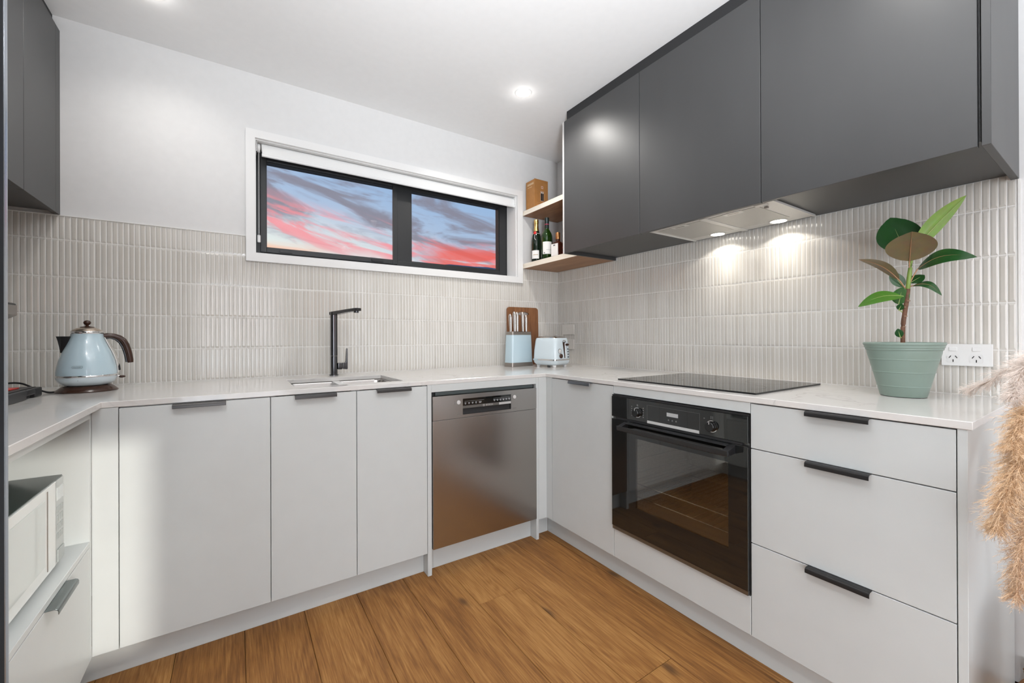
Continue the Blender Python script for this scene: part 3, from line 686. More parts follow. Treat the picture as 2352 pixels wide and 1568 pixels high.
# left wall cabinets
XLU = -2.6685; LB, LT = 1.6145, 2.381
LY = [-.0400, -.3487, -.8, -1.25]
llab = ['dark grey wall cabinet on the left touching the back wall', 'dark grey wall cabinet second from the back wall on the left', 'dark grey wall cabinet on the left hidden mostly by the fridge']
for i in range(3):
    a, b = LY[i], LY[i+1]
    c = empty('wall_cabinet', (-2.85, (a+b)/2, LB), label=llab[i], cat='cabinet')
    MB().box(XL+.002, XLU-.0195, b+.0008, a-.0008 if i else -.0155, 1.6240 if i else 1.6240, LT).build('carcass', DARKCAB, c)
    MB().box(XLU-.018, XLU, b+.0015, a-.0015, LB, LT).build('door', DARKCAB, c, bevel=.0008, seg=1)
tag(MB().box(XLU-.018, XLU-.0005, -.0390, T-.0005, 1.6148, LT).build('wall_filler', DARKCAB), 'slim dark grey filler strip between the left wall cabinet and the back wall', 'panel')
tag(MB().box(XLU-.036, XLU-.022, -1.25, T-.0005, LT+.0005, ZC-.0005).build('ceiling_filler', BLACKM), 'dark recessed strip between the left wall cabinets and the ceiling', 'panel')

# ---------------------------------------------------------------- fridge
fr = empty('refrigerator', (-2.7, -1.87, 0), label='dark steel fridge cut off by the left edge of the picture', cat='refrigerator')
MB().box(XL+.02, -2.40, -2.235, -1.5, .04, 1.80).build('cabinet_body', FRIDGEM, fr, bevel=.004)
for (z0, z1) in ((.05, 1.80),):
    MB().box(-2.394, -2.351, -2.235, -1.521, z0, z1).build('door', FRIDGEM, fr, bevel=.003)
    MB().box(-2.394, -2.3520, -1.5205, -1.5015, z0, z1).build('door_edge', FRIDGEE, fr, bevel=.006, seg=4)
for yy in (-1.56, -2.18):
    for xx in (-2.45, -2.95): MB().lathe([(.02, 0), (.02, .04)], (xx, yy, 0), 12).build('foot', BLACK, fr)

# ---------------------------------------------------------------- oak shelves
for zb, zt, lb in ((1.5950, 1.6290, 'lower oak shelf carrying the three bottles in the corner'), (1.9760, 2.0080, 'upper oak shelf carrying the cardboard box in the corner')):
    s_ = empty('open_shelf', (-.16, -.29, zb), label=lb, cat='shelf')
    MB().box(-.3225, -.0005, -.5768, -.0005 if zb > 1.61 else T-.0045, zb, zt).build('board', OAKSH, s_)
    MB().box(-.3245, -.3227, -.5768, -.0015, zb, zt).build('painted_light_edge', OAKGLARE, s_)  # thin front strip added to carry the painted brightness

# ---------------------------------------------------------------- extractor hood
hd = empty('extractor_hood', (-.21, -1.445, 1.602), label='pale built-in extractor hood with two lit lamps under the wall cabinets', cat='hood')
HW = noisy(mat('hood_white_metal', (.62, .61, .58), .35, .15), 40, .03)
mb = frame_mb(0, 0, 1, -1.7205, -1.1710, -.4060, -.0300, .001); mb = MB()
mb.box(-.4060, -.030, -1.7205, -1.1710, 1.6050, 1.6112); mb.build('base_plate', HW, hd, bevel=.0015)
mb = MB(); mb.box(-.4080, -.030, -1.7225, -1.7150, 1.6010, 1.6050); mb.box(-.4080, -.030, -1.1765, -1.1690, 1.6010, 1.6050); mb.box(-.4080, -.4000, -1.7150, -1.1765, 1.6010, 1.6050)
mb.build('rim', HW, hd)
def mesh_mat():
    m = mat('filter_mesh', (.50, .49, .46), .4, .5); N, L, b = nodes(m); tc = N.new('ShaderNodeTexCoord'); v = N.new('ShaderNodeTexVoronoi'); v.inputs['Scale'].default_value = 330
    v.inputs['Randomness'].default_value = .1; L.new(tc.outputs['Object'], v.inputs['Vector']); bp = N.new('ShaderNodeBump'); bp.inputs['Strength'].default_value = .7; bp.inputs['Distance'].default_value = .002
    L.new(v.outputs['Distance'], bp.inputs['Height']); L.new(bp.outputs[0], b.inputs['Normal']); return m
FM = mesh_mat()
for (a, b) in ((-1.4150, -1.1960), (-1.6520, -1.4500)):
    f = MB().box(-.3680, -.1000, a, b, 1.6032, 1.6050).build('filter', FM, hd)
    MB().box(-.3740, -.3420, (a+b)/2-.038, (a+b)/2+.038, 1.6018, 1.6050).build('latch_plate', HW, f, bevel=.001)
    MB().box(-.3640, -.3540, (a+b)/2-.022, (a+b)/2+.022, 1.6012, 1.6018).build('latch', GUNBASE, f)
MB().box(-.3900, -.0320, -1.4460, -1.4190, 1.6015, 1.6050).build('centre_bar', HW, hd, bevel=.001)
MB().box(-.3860, -.3600, -1.6900, -1.6450, 1.6020, 1.6050).build('switch_plate', HW, hd, bevel=.001)
MB().box(-.3560, -.3440, -1.6820, -1.6690, 1.5930, 1.6020).build('switch', GUNBASE, hd, bevel=.002)
for yy in (-1.322, -1.598):
    rr = MB().lathe([(.036, 1.6050), (.038, 1.6018), (.033, 1.6010), (.031, 1.6016), (.031, 1.6050)], (-.078, yy, 0), 32).build('lamp_ring', CHROME, hd, smooth=40)
    MB().lathe([(.0305, 1.6049), (.0305, 1.6022), (.02, 1.6018)], (-.078, yy, 0), 28).build('lens', HLENS, rr)
    lamp('SPOT', 'hood_lamp', (-.080, yy, 1.598), 1.3, (1, .95, .87), spot_size=math.radians(131), spot_blend=.10, shadow_soft_size=.012, dirv=(0, 0, -1))
    lamp('SPOT', 'hood_lamp_beam', (-.080, yy, 1.598), 3.0, (1, .95, .87), spot_size=math.radians(100), spot_blend=1.0, shadow_soft_size=.03, dirv=(0, 0, -1))
# ---------------------------------------------------------------- downlights
LAMP_C = (1, .97, .93)
for i, (x, y) in enumerate(LAMPS):
    dl = empty('ceiling_downlight', (x, y, ZC), label=['round recessed downlight glowing in the ceiling above the corner', 'downlight out of view over the drawers', 'downlight out of view over the kettle', 'downlight out of view by the fridge', 'downlight out of view in the living area, right', 'downlight out of view in the living area, left', 'downlight out of view by the rear door'][i], cat='downlight', group='ceiling downlights')
    MB().lathe([(.045, ZC-.0002), (.0445, ZC-.003), (.041, ZC-.004), (.037, ZC-.003), (.037, ZC-.0002)], (x, y, 0), 36).build('rim', WHITE_P, dl, smooth=40)
    MB().lathe([(.0365, ZC-.0004), (.0365, ZC-.0025), (.030, ZC-.0035)], (x, y, 0), 32).build('lens', LENS, dl)
    lamp('POINT', 'downlight_spill', (x, y, ZC-.035), .14, LAMP_C, shadow_soft_size=.03)
    lamp('SPOT', 'downlight_lamp', (x, y, ZC-.012), LAMP_E[i], LAMP_C, spot_size=math.radians(150), spot_blend=.9, shadow_soft_size=.045, dirv=(0, 0, -1))

# ---------------------------------------------------------------- cooktop
ck = empty('cooktop', (-.32, -1.44, .90), label='black glass cooktop set on the worktop above the oven', cat='cooktop')
MB().box(-.582, -.062, -1.747, -1.131, .9004, .9062).build('glass_plate', HOBM, ck, bevel=.0012)
RINGM = mat('printed_ring', (.028, .028, .03), .25)
for (x, y, r_) in ((-.43, -1.28, .075), (-.20, -1.28, .10), (-.43, -1.60, .10), (-.20, -1.60, .075)):
    MB().rings([[(x+rr*math.cos(2*PI*i/48), y+rr*math.sin(2*PI*i/48), .90635) for i in range(48)] for rr in (r_, r_-.0012)], cap0=False, cap1=False).build('zone_ring', RINGM, ck)
# ---------------------------------------------------------------- oven
XO = -.647
on_ = empty('built_in_oven', (-.36, -1.453, .24), label='black glass built-in oven under the cooktop', cat='oven')
OY0, OY1 = -1.7515, -1.1535
GREYT = mat('steel_trim', (.22, .22, .215), .3, .9)
mb = MB(); mb.box(-.600, -.10, OY0+.030, OY0+.045, .262, .815); mb.box(-.600, -.10, OY1-.045, OY1-.030, .262, .815); mb.box(-.600, -.10, OY0+.045, OY1-.045, .262, .277); mb.box(-.600, -.10, OY0+.045, OY1-.045, .80, .815); mb.box(-.115, -.10, OY0+.045, OY1-.045, .277, .80)
CAV = noisy(mat('enamel_cavity', (.22, .21, .20), .35), 300, .35)
mb.build('cavity', CAV, on_)
mb = MB(); mb.box(-.634+.0005, -.605, OY0, OY0+.03, .2385, .8400); mb.box(-.634+.0005, -.605, OY1-.03, OY1, .2385, .8400); mb.box(-.6335, -.605, OY0+.03, OY1-.03, .2385, .270); mb.box(-.6335, -.605, OY0+.03, OY1-.03, .770, .8400)
mb.build('front_frame', GREYT, on_)
cp = MB().box(XO, -.634, OY0, OY1, .7440, .8340).build('control_panel', GLASS_BLK, on_, bevel=.001)
MB().box(XO+.004, -.636, OY0, OY1, .8345, .8412).build('top_gap_trim', BLACK, on_)
STRIP = mat('silver_strip', (.62, .62, .61), .25, .4)
MB().box(XO-.0008, XO+.0004, -1.5795, -1.3480, .7445, .7555).build('strip', STRIP, cp)
MB().box(XO-.0006, XO+.0004, -1.4920, -1.4415, .7870, .8015).build('clock_display', mat('grey_display', (.42, .43, .43), .3), cp)
LINE = mat('fine_print_grey', (.14, .14, .14), .5)
mb = MB()
for (a0, a1, z0, z1) in ((-1.582, -1.348, .8180, .8185), (-1.582, -1.5815, .758, .8185), (-1.3485, -1.348, .758, .8185)): mb.box(XO-.0004, XO+.0002, a0, a1, z0, z1)
mb.build('outline', LINE, cp)
mb = MB()
for q in range(3): mb.box(XO-.0004, XO+.0002, -1.452-.017*q, -1.447-.017*q, .7700, .7755)
for (yk) in (-1.298,):
    for q in range(5):
        for sgn in (-1, 1): mb.box(XO-.0004, XO+.0002, yk+sgn*.030-.0025, yk+sgn*.030+.0025, .762+q*.0095, .7665+q*.0095)
mb.box(XO-.0004, XO+.0002, -1.601, -1.597, .803, .806)
for sgn in (-1, 1): mb.box(XO-.0004, XO+.0002, -1.628+sgn*.0032-.0007, -1.628+sgn*.0032+.0007, .8060, .8160)
tag(mb.build('printed_symbols', mat('pale_print', (.14, .14, .14), .5), cp), kind='stuff')
MB().disc((XO+.0002, -1.298, .8110), (-1, 0, 0), [(.0040, 0), (.0040, .0006)], 20).build('printed_dot', LINE, cp)
for yk in (-1.298, -1.628):
    kn = MB().disc((XO, yk, .7800), (-1, 0, 0), [(.0190, 0), (.0190, .0012), (.0172, .0014), (.0168, .0170), (.0150, .0188), (.0050, .0190)], 36).build('knob', mat('knob_black', (.02, .02, .02), .16, .5), on_, smooth=35)
    MB().disc((XO, yk, .7800), (-1, 0, 0), [(.0210, 0), (.0210, .0010), (.0192, .0010), (.0192, 0)], 36).build('knob_ring', CHROME, kn, smooth=35)
    MB().box(XO-.0194, XO-.0188, yk-.0006, yk+.0006, .789, .7975).build('pointer', WHITE_P, kn)
dr = frame_mb(0, XO, XO+.006, OY0, OY1, .2560, .7340, .001)
mb = MB(); a0, a1, z0, z1 = -1.686, -1.287, .372, .668
mb.box(XO, XO+.006, OY0, a0, .256, .734); mb.box(XO, XO+.006, a1, OY1, .256, .734); mb.box(XO, XO+.006, a0, a1, .256, z0); mb.box(XO, XO+.006, a0, a1, z1, .734)
dr = mb.build('door', GLASS_BLK, on_)
MB().box(XO+.0002, XO+.0055, a0, a1, z0, z1).build('window', OVENG, dr)
MB().box(XO+.002, -.636, OY0+.001, OY1-.001, .2395, .2540).build('lower_trim', GREYT, on_)
mb = MB(); mb.box(XO+.0065, -.636, OY0+.004, a0, .258, .732); mb.box(XO+.0065, -.636, a1, OY1-.004, .258, .732); mb.box(XO+.0065, -.636, a0, a1, .258, z0); mb.box(XO+.0065, -.636, a0, a1, z1, .732)
mb.build('inner_door', BLACK, dr)
MB().box(XO+.002, -.636, OY0+.02, OY1-.02, .7348, .7432).build('vent_slot', BLACKM, on_)
# handle: a flat bar on two deep arms
hb = MB().prism([(XO-.0515, .7005), (XO-.0450, .6975), (XO-.0435, .7130), (XO-.0480, .7185), (XO-.0530, .7185)], -1.712, -1.228, 1).build('handle', ALU_BLK, dr, bevel=.0012)
for (a, b) in ((-1.712, -1.690), (-1.250, -1.228)): MB().prism([(XO, .7020), (XO-.0445, .6990), (XO-.0445, .7175), (XO, .7310)], a, b, 1).build('handle_arm', BLACK, hb, bevel=.0015)
MB().box(XO-.020, XO-.0004, -1.690, -1.250, .7260, .7310).build('handle_lip', ALU_BLK, hb)
# racks inside
WIRE = mat('rack_wire', (.75, .75, .74), .2, 1)
for zr in (.395, .452):
    rk = MB(); yy0, yy1 = OY0+.050, OY1-.050
    for xx in (-.585, -.14): rk.tube([(xx, yy0, zr), (xx, yy1, zr)], .0026, 6)
    n = 19
    for q in range(n): yy = yy0+(yy1-yy0)*q/(n-1); rk.tube([(-.585, yy, zr), (-.14, yy, zr)], .0014, 5)
    rk.build('rack', WIRE, on_)
rk = MB()
for yy in (OY0+.047, OY1-.047):
    for zz in (.36, .42, .48, .54, .60): rk.tube([(-.57, yy, zz), (-.16, yy, zz)], .002, 5)
rk.build('side_rail', WIRE, on_)

# ---------------------------------------------------------------- dishwasher
YW = -.6675
dw = empty('dishwasher', (-1.005, -.36, .118), label='stainless steel dishwasher with a black control display', cat='dishwasher')
MB().box(-1.3040, -.7060, -.640, -.06, .118, .838).build('tub_body', BLACKM, dw)
MB().box(-1.3030, -.7072, YW, -.642, .1180, .7120).build('door_panel', STEEL, dw, bevel=.0015)
fa = MB(); x0, x1, z0, z1 = -1.149, -.871, .7275, .8040
fa.box(-1.3030, x0, YW, -.642, .7135, .8250); fa.box(x1, -.7072, YW, -.642, .7135, .8250); fa.box(x0, x1, YW, -.642, .7135, z0); fa.box(x0, x1, YW, -.642, z1, .8250)
fa = fa.build('fascia', STEEL, dw)
MB().box(-1.285, -.722, -.655, -.642, .8262, .8440).build('top_seal', mat('grey_green_seal', (.07, .085, .085), .3, .4), dw, bevel=.003)
MB().box(-1.3030, -.7072, -.6415, -.639, .8255, .8448).build('top_gap', BLACKM, dw)
dsp = MB().box(x0, x1, YW+.0012, -.650, .7700, z1).build('display', GLASS_BLK, dw)
MB().box(x0, x1, -.650, -.644, z0, .7700).build('grip_recess', BLACKM, dw)
gs = MB().box(x0+.001, x1-.001, YW-.0004, YW+.014, .7565, .7695).build('grip_bar', mat('grey_bar', (.20, .19, .175), .3, .7), dw, bevel=.0006, seg=1)
MB().box(-.944, x1-.0015, YW-.0009, YW, .7573, .7687).build('bright_section', mat('bright_bar', (.66, .65, .64), .3, .5), gs)
text_obj('BOSCH', .0125, mat('logo_silver', (.70, .69, .67), .3, .6), gs, Vector((-1.0010, YW-.0009, .7630))-wloc(gs), (1, 0, 0), (0, 0, 1), 'brand_lettering')
MB().disc((-1.0330, YW-.0003, .7630), (0, -1, 0), [(.0058, 0), (.0058, .0008), (.0049, .0008), (.0049, 0)], 28).build('brand_emblem', bpy.data.materials['logo_silver'], gs)
mb = MB(); mb.box(-1.0352, -1.0342, YW-.0010, YW-.0003, .7592, .7668); mb.box(-1.0318, -1.0308, YW-.0010, YW-.0003, .7592, .7668); mb.box(-1.0342, -1.0318, YW-.0010, YW-.0003, .7626, .7634)
mb.build('brand_emblem_bar', bpy.data.materials['logo_silver'], gs)
mb = MB()
for q in range(5):
    xx = x0+.010+q*.0195; w = .0095 if q < 4 else .016
    mb.box(xx, xx+w, YW+.0006, YW+.0014, .7815, .7835); mb.box(xx+.002, xx+w-.002, YW+.0006, YW+.0014, .7765, .7785)
for q in range(6):
    xx = x1-.106+q*.0178; mb.box(xx, xx+.0125, YW+.0006, YW+.0014, .7835, .7855); mb.box(xx+.003, xx+.0105, YW+.0006, YW+.0014, .7785, .7805)
mb.box(x0+.01, x0+.118, YW+.0006, YW+.0014, .7900, .7904); mb.box(x1-.106, x1-.006, YW+.0006, YW+.0014, .7915, .7919)
mb.build('printed_marks', mat('soft_white_print', (.55, .56, .58), .5), dsp)
for xx in (-1.171, -.849):
    bt = MB().disc((xx, YW, .7885), (0, -1, 0), [(.0098, 0), (.0098, .0008), (.0088, .0020), (.0040, .0024)], 28).build('button', mat('soft_silver', (.70, .69, .68), .35, .3), dw, smooth=35)
    MB().disc((xx, YW-.0001, .7885), (0, -1, 0), [(.0112, 0), (.0112, .0004)], 28).build('button_ring', GREYT, bt)
mb = MB(); mb.box(-1.192, -1.189, YW-.0004, YW, .790, .794); mb.box(-1.192, -1.189, YW-.0004, YW, .781, .785); mb.box(-.836, -.829, YW-.0004, YW, .788, .790); mb.box(-.862, -.838, YW-.0004, YW, .7300, .7315); mb.box(-1.18, -1.157, YW-.0004, YW, .7300, .7315)
mb.build('printed_marks', LINE, fa)

# ---------------------------------------------------------------- kettle
kr = math.radians(12)
kt = empty('kettle', (-2.536, -.240, .90), kr, label='pale blue retro electric kettle with a dark brown handle by the splashback', cat='kettle')
L_ = dict(world=False)
kb_ = MB().lathe([(.0865, .0005), (.0875, .004), (.080, .011), (.070, .020), (.066, .0225), (.02, .0225)], n=48).build('power_base', BROWN, kt, smooth=50, **L_)
MB().lathe([(.055, .0228), (.070, .029), (.079, .0385), (.0835, .050), (.0840, .0560)], n=48).build('lower_body', BLUECREAM, kt, smooth=60, **L_)
MB().lathe([(.0842, .0561), (.0858, .0575), (.0858, .0625), (.0842, .0640)], n=48).build('chrome_band', CHROME, kt, smooth=60, **L_)
prof = [(.0838, .0641), (.0838, .075), (.0815, .095), (.0775, .115), (.0720, .135), (.0650, .155), (.0575, .173), (.0515, .190), (.0468, .206), (.0445, .2195)]
bd = MB().lathe(prof, n=48).build('body', PALEBLUE, kt, smooth=60, **L_)
MB().lathe([(.0450, .2200), (.0462, .2222), (.0462, .2272), (.0450, .2290)], n=40).build('lid_rim', CHROME, kt, smooth=60, **L_)
MB().lathe([(.0445, .2291), (.040, .2335), (.033, .2385), (.0205, .2440)], n=48).build('lid', BRONZE, kt, smooth=60, **L_)
MB().lathe([(.0200, .2440), (.0205, .2455), (.012, .2475), (.0055, .2495), (.0045, .2525), (.0075, .2545), (.0105, .2585), (.0112, .2620), (.0100, .2665), (.0060, .2700), (.0015, .2712)], n=28).build('lid_knob', BROWN, kt, smooth=60, **L_)
# spout: open wedge beak on the left
sp2 = []
for z, x0s, x1s, w in ((.1480, -.0700, -.0645, .004), (.172, -.0740, -.0560, .012), (.192, -.0775, -.0490, .018), (.2080, -.0815, -.0450, .022), (.2095, -.0830, -.0440, .0235)):
    sp2.append([(x0s, 0, z), ((x0s+x1s)/2-.004, -w*.75, z), (x1s, -w, z), (x1s+.006, 0, z), (x1s, w, z), ((x0s+x1s)/2-.004, w*.75, z)])
MB().rings(sp2).build('spout', BLACK, kt, smooth=50, bevel=.0008, **L_)
hp = [(.040, 0, .2100), (.056, 0, .2130), (.074, 0, .2110), (.089, 0, .2045), (.1010, 0, .193), (.1085, 0, .177), (.1140, 0, .157), (.1185, 0, .135), (.1215, 0, .115), (.1225, 0, .1040)]
MB().tube(hp, [.0088, .0098, .0100, .0105, .0108, .0110, .0110, .0108, .0104, .0090], 14, flat=1.0, up=(0, 1, 0)).build('handle', BROWN, kt, smooth=60, **L_)
hp2 = [(.050, 0, .2020), (.062, 0, .2045), (.078, 0, .1990), (.090, 0, .186), (.0985, 0, .168), (.1045, 0, .147), (.1090, 0, .125), (.1115, 0, .1060)]
MB().tube(hp2, .0042, 8, up=(0, 1, 0)).build('handle_trim', CHALF, kt, smooth=60, **L_)
gp = [(.0470, 0, .2060), (.0520, 0, .192), (.0585, 0, .175), (.0665, 0, .156), (.0735, 0, .137), (.0795, 0, .116), (.0830, 0, .096), (.0845, 0, .078), (.0845, 0, .066)]
MB().tube(gp, [.005, .007, .0085, .0090, .0090, .0085, .008, .007, .006], 10, flat=.6, up=(0, 1, 0)).build('water_gauge', mat('smoky_clear_plastic', (.50, .48, .44), .12), kt, smooth=60, **L_)
for sy in (-1, 1): MB().tube([(x+.001, sy*.0095, z) for x, _, z in gp], .0016, 6, up=(0, 1, 0)).build('gauge_trim', CHROME, kt, smooth=60, **L_)
MB().tube([(.0835, 0, .105), (.0865, 0, .090), (.0878, 0, .075)], .0060, 8, flat=.7, up=(0, 1, 0)).build('gauge_foot', BLACK, kt, smooth=60, **L_)
lv = MB().tube([(.080, -.002, .0530), (.090, -.002, .0525)], .0022, 8).build('switch_stem', CHROME, kt, smooth=60, **L_)
MB().rings([[(x, -.002+w*math.cos(a), .0495+h*math.sin(a)) for a in [2*PI*i/14 for i in range(14)]] for x, w, h in ((.0885, .004, .002), (.0920, .0090, .0048), (.098, .0105, .0054), (.1045, .0085, .0040), (.1080, .002, .001))]).build('switch_lever', BROWN, kt, smooth=60, **L_)
MB().disc((-.0240, -.0770, .0465), (-.3, -1, .05), [(.0016, -.006), (.0016, .0012)], 12).build('indicator_dot', BLACK, kt, **L_)
# outlined maker's badge
BADGE = mat('badge_grey', (.26, .33, .36), .35, .3)
bc = Vector((-.0250, -.0755, .0955)); bn = Vector((-.32, -.92, .22)).normalized(); bu = Vector((0, 0, 1)).cross(bn).normalized(); bv = bn.cross(bu)
pill = rrect(.0300, .0088, .0043, 6); pin = rrect(.0286, .0074, .0036, 6)
mb = MB(); mb.rings([[bc+bu*a+bv*b_+bn*(.0020) for a, b_ in pill], [bc+bu*a+bv*b_+bn*.0026 for a, b_ in pill], [bc+bu*a+bv*b_+bn*.0026 for a, b_ in pin], [bc+bu*a+bv*b_+bn*.0020 for a, b_ in pin]], cap0=False, cap1=False)
mb.build('badge_outline', BADGE, bd, **L_)
text_obj("De'Longhi", .0052, BADGE, bd, bc+bn*.0022, bu, bv, 'badge_lettering', .0002)
mb = MB()
for a in range(5):
    an = 2*PI*a/5+.3; mb.lathe([(.004, .0226), (.004, .0235)], (.05*math.cos(an), .05*math.sin(an), 0), 8)
mb.build('base_rib', BROWN, kb_, **L_)
cord = [(-2.617, -.262, .904), (-2.640, -.255, .905), (-2.680, -.235, .922), (-2.715, -.215, .938), (-2.750, -.215, .940), (-2.79, -.23, .928), (-2.84, -.25, .906), (-2.90, -.26, .904)]
def spline(pts, n=6):
    pts = [Vector(p) for p in pts]; out = []
    for i in range(len(pts)-1):
        p0, p1, p2, p3 = pts[max(i-1, 0)], pts[i], pts[i+1], pts[min(i+2, len(pts)-1)]
        for k in range(n):
            t = k/n; out.append(.5*((2*p1)+(-p0+p2)*t+(2*p0-5*p1+4*p2-p3)*t*t+(-p0+3*p1-3*p2+p3)*t**3))
    out.append(pts[-1]); return out
inv = Matrix.Rotation(-kr, 3, 'Z')
MB().tube([inv@(p-Vector((-2.536, -.24, .90))) for p in spline(cord)], .0034, 8).build('power_cord', BLACK, kt, smooth=60, **L_)

# ---------------------------------------------------------------- coffee machine half hidden by the fridge
cm = empty('coffee_machine', (-2.76, -.42, .90), label='black and grey coffee machine mostly hidden behind the fridge edge', cat='coffee machine')
mb = MB(); P_ = []
y0c, y1c, x1c = -.62, -.325, -2.632
mb.box(-2.93, x1c, y0c, -.455, .9005, .932); mb.box(-2.93, x1c, -.385, y1c, .9005, .932); mb.box(-2.93, x1c, -.455, -.385, .912, .932); mb.box(-2.93, x1c-.012, -.455, -.385, .9005, .912)
mb.build('drip_tray', mat('charcoal_plastic', (.035, .036, .038), .4), cm, bevel=.004)
MB().box(-2.90, x1c-.012, -.60, y1c-.012, .932, .9345).build('grille', BLACK, cm, bevel=.001)
MB().box(-2.74, -2.665, -.47, -.40, .9345, .9385).build('red_insert', mat('red_plastic', (.55, .03, .02), .35), cm, bevel=.0015)
MB().box(-2.98, -2.86, -.62, -.36, .932, 1.165).build('column', mat('grey_plastic', (.18, .17, .16), .35, .5), cm, bevel=.01)
mb = MB(); mb.rings([[(x, y, z) for x, y in rrect(.30-2*i, .26-2*i, .03, 5, -2.832, -.462)] for z, i in ((1.163, .022), (1.178, .004), (1.182, 0), (1.2145, 0))]); mb.build('head', GUNBASE, cm, smooth=40)
mb = MB(); mb.rings([[(x, y, z) for x, y in rrect(.296-2*i, .256-2*i, .03, 5, -2.832, -.462)] for z, i in ((1.2147, 0), (1.2200, .0), (1.2230, .006))]); mb.build('top_cover', BLACK, cm, smooth=40)

# ---------------------------------------------------------------- knife block, knives, board, toaster
ka = math.radians(9); KBP = Vector((-.437, -.106, .90))
kbk = empty('knife_block', KBP, ka, label='pale blue knife block with metal base standing in the corner', cat='knife block')
def taper(zs):
    return [[(x, y, z) for x, y in rrect(w, d, r_, 5)] for z, w, d, r_ in zs]
MB().rings(taper([(.0004, .206, .088, .016), (.027, .203, .086, .016)])).build('metal_base', GUNBASE, kbk, smooth=40, world=False)
MB().rings(taper([(.0272, .199, .084, .016), (.2140, .184, .076, .015)])).build('body', PALEBLUE, kbk, smooth=40, world=False)
MB().rings(taper([(.2142, .184, .076, .015), (.2340, .181, .074, .015), (.2360, .178, .071, .014)])).build('metal_collar', GUNBASE, kbk, smooth=40, world=False)
MB().rings(taper([(.2361, .150, .050, .01), (.2372, .150, .050, .01)])).build('slotted_top', BLACK, kbk, smooth=40, world=False)
KM = mat('satin_knife_steel', (.66, .62, .59), .22, 1)
spots = [(-.078, .118, 'outermost on the left', .0), (-.046, .136, 'tall, second from the left', -.012), (-.010, .134, 'tall, in the middle', .012), (.036, .136, 'tall, second from the right', 0), (.068, .118, 'short, outermost on the right', 0)]
for i, (u, hgt, lb, dy) in enumerate(spots):
    kn = empty('kitchen_knife', KBP+Matrix.Rotation(ka, 3, 'Z')@Vector((u, -.004+dy*.5, .2376)), ka, label='steel-handled knife in the pale blue block, '+lb, cat='knife', group='knives in the knife block')
    rings = []
    for t, w, th, off in ((0, .0065, .0070, .0), (.10, .0070, .0075, 0), (.30, .0080, .0085, -.001), (.55, .0090, .0098, -.002), (.78, .0092, .0110, -.0035), (.92, .0080, .0100, -.0045), (.985, .0050, .0060, -.005), (1.0, .002, .003, -.005)):
        rings.append([(w*math.cos(a)*1.12+off, th*math.sin(a)*1.2, hgt*t) for a in [2*PI*k/14 for k in range(14)]])
    MB().rings(rings).build('handle', KM, kn, smooth=60, world=False)
    MB().box(-.0012, .0012, -.006, .012, -.060, -.0002).build('blade', CHROME, kn, world=False)
# chopping board with an oval grip hole, leaning on the splashback
cb = empty('chopping_board', (-.339, -.0215, .9005), label='dark walnut chopping board leaning behind the knife block', cat='chopping board')
outer = rrect(.268, .412, .022, 6, 0, .206); N_ = len(outer)
hole = []
for i, (x, z) in enumerate(outer):
    a = math.atan2(z-.206, x); 
for i in range(N_):
    x, z = outer[i]; a = 2*PI*(i-3)/N_+PI/4; hole.append((.002+.050*math.cos(a), .366+.0125*math.sin(a)))
def lean(x, y, z): return (x, y+z*.022, z)
vs = []; fs = []
for yy in (-.008, .008):
    vs += [lean(x, yy, z) for x, z in outer]+[lean(x, yy, z) for x, z in hole]
for i in range(N_):
    j = (i+1) % N_
    fs += [(i, j, N_+j, N_+i), (2*N_+j, 2*N_+i, 3*N_+i, 3*N_+j), (j, i, 2*N_+i, 2*N_+j), (N_+i, N_+j, 3*N_+j, 3*N_+i)]
MB().add(vs, fs).build('board', WALNUT, cb, bevel=.0015, world=False)

ta = math.radians(12); TP = Vector((-.285, -.276, .90))
to = empty('toaster', TP, ta, label='pale grey-blue two-slice toaster with chrome band beside the knife block', cat='toaster')
def tr(zs, n=6): return [[(x, y, z) for x, y in rrect(w, d, r_, n)] for z, w, d, r_ in zs]
MB().rings(tr([(.0130, .130, .150, .020), (.0160, .150, .175, .028), (.0280, .170, .196, .032), (.0440, .176, .204, .032)])).build('lower_body', BLUECREAM, to, smooth=45, world=False)
MB().rings(tr([(.0442, .178, .206, .032), (.0450, .180, .208, .032), (.0535, .180, .208, .032), (.0545, .178, .206, .032)])).build('chrome_band', CHROME, to, smooth=45, world=False)
MB().rings(tr([(.0547, .174, .202, .032), (.110, .167, .198, .032), (.170, .152, .190, .032), (.186, .146, .186, .032), (.1925, .138, .178, .030)])).build('shell', BLUECREAM, to, smooth=45, world=False)
top = MB().rings(tr([(.1926, .134, .172, .028), (.196, .130, .168, .028), (.2020, .112, .150, .024)])).build('top_plate', BSTEEL, to, smooth=45, world=False)
for xx in (-.024, .024): MB().box(xx-.012, xx+.012, -.062, .062, .2021, .2027).build('slot', DARKSLOT, top, world=False)
mb = MB(); mb.tube([(.0, -.070, .203), (.0, -.062, .2095), (.0, -.045, .213), (.0, -.028, .2095), (.0, -.020, .203)], .0035, 8, up=(1, 0, 0)); mb.build('bun_bar', CHROME, to, smooth=60, world=False)
for xx in (-.055, .055):
    for yy in (-.068, .068): MB().lathe([(.011, .0002), (.012, .002), (.012, .0135)], (xx, yy, 0), 18).build('foot', WHITE_P, to, smooth=40, world=False)
def fy(z): return -(.101-.006*max(0, (z-.055))/.115)   # y of the front end face at height z
mb = MB()
fr_ = [(-.004, .166), (.024, .166), (.022, .060), (.010, .060)]
mb.add([(x, fy(z)-.0006, z) for x, z in fr_]+[(x, fy(z)-.0018, z) for x, z in fr_], [(0,3,2,1),(4,5,6,7),(0,1,5,4),(1,2,6,5),(2,3,7,6),(3,0,4,7)])
mb.build('lever_slot', mat('slot_bronze', (.06, .035, .025), .3, .5), to, world=False)
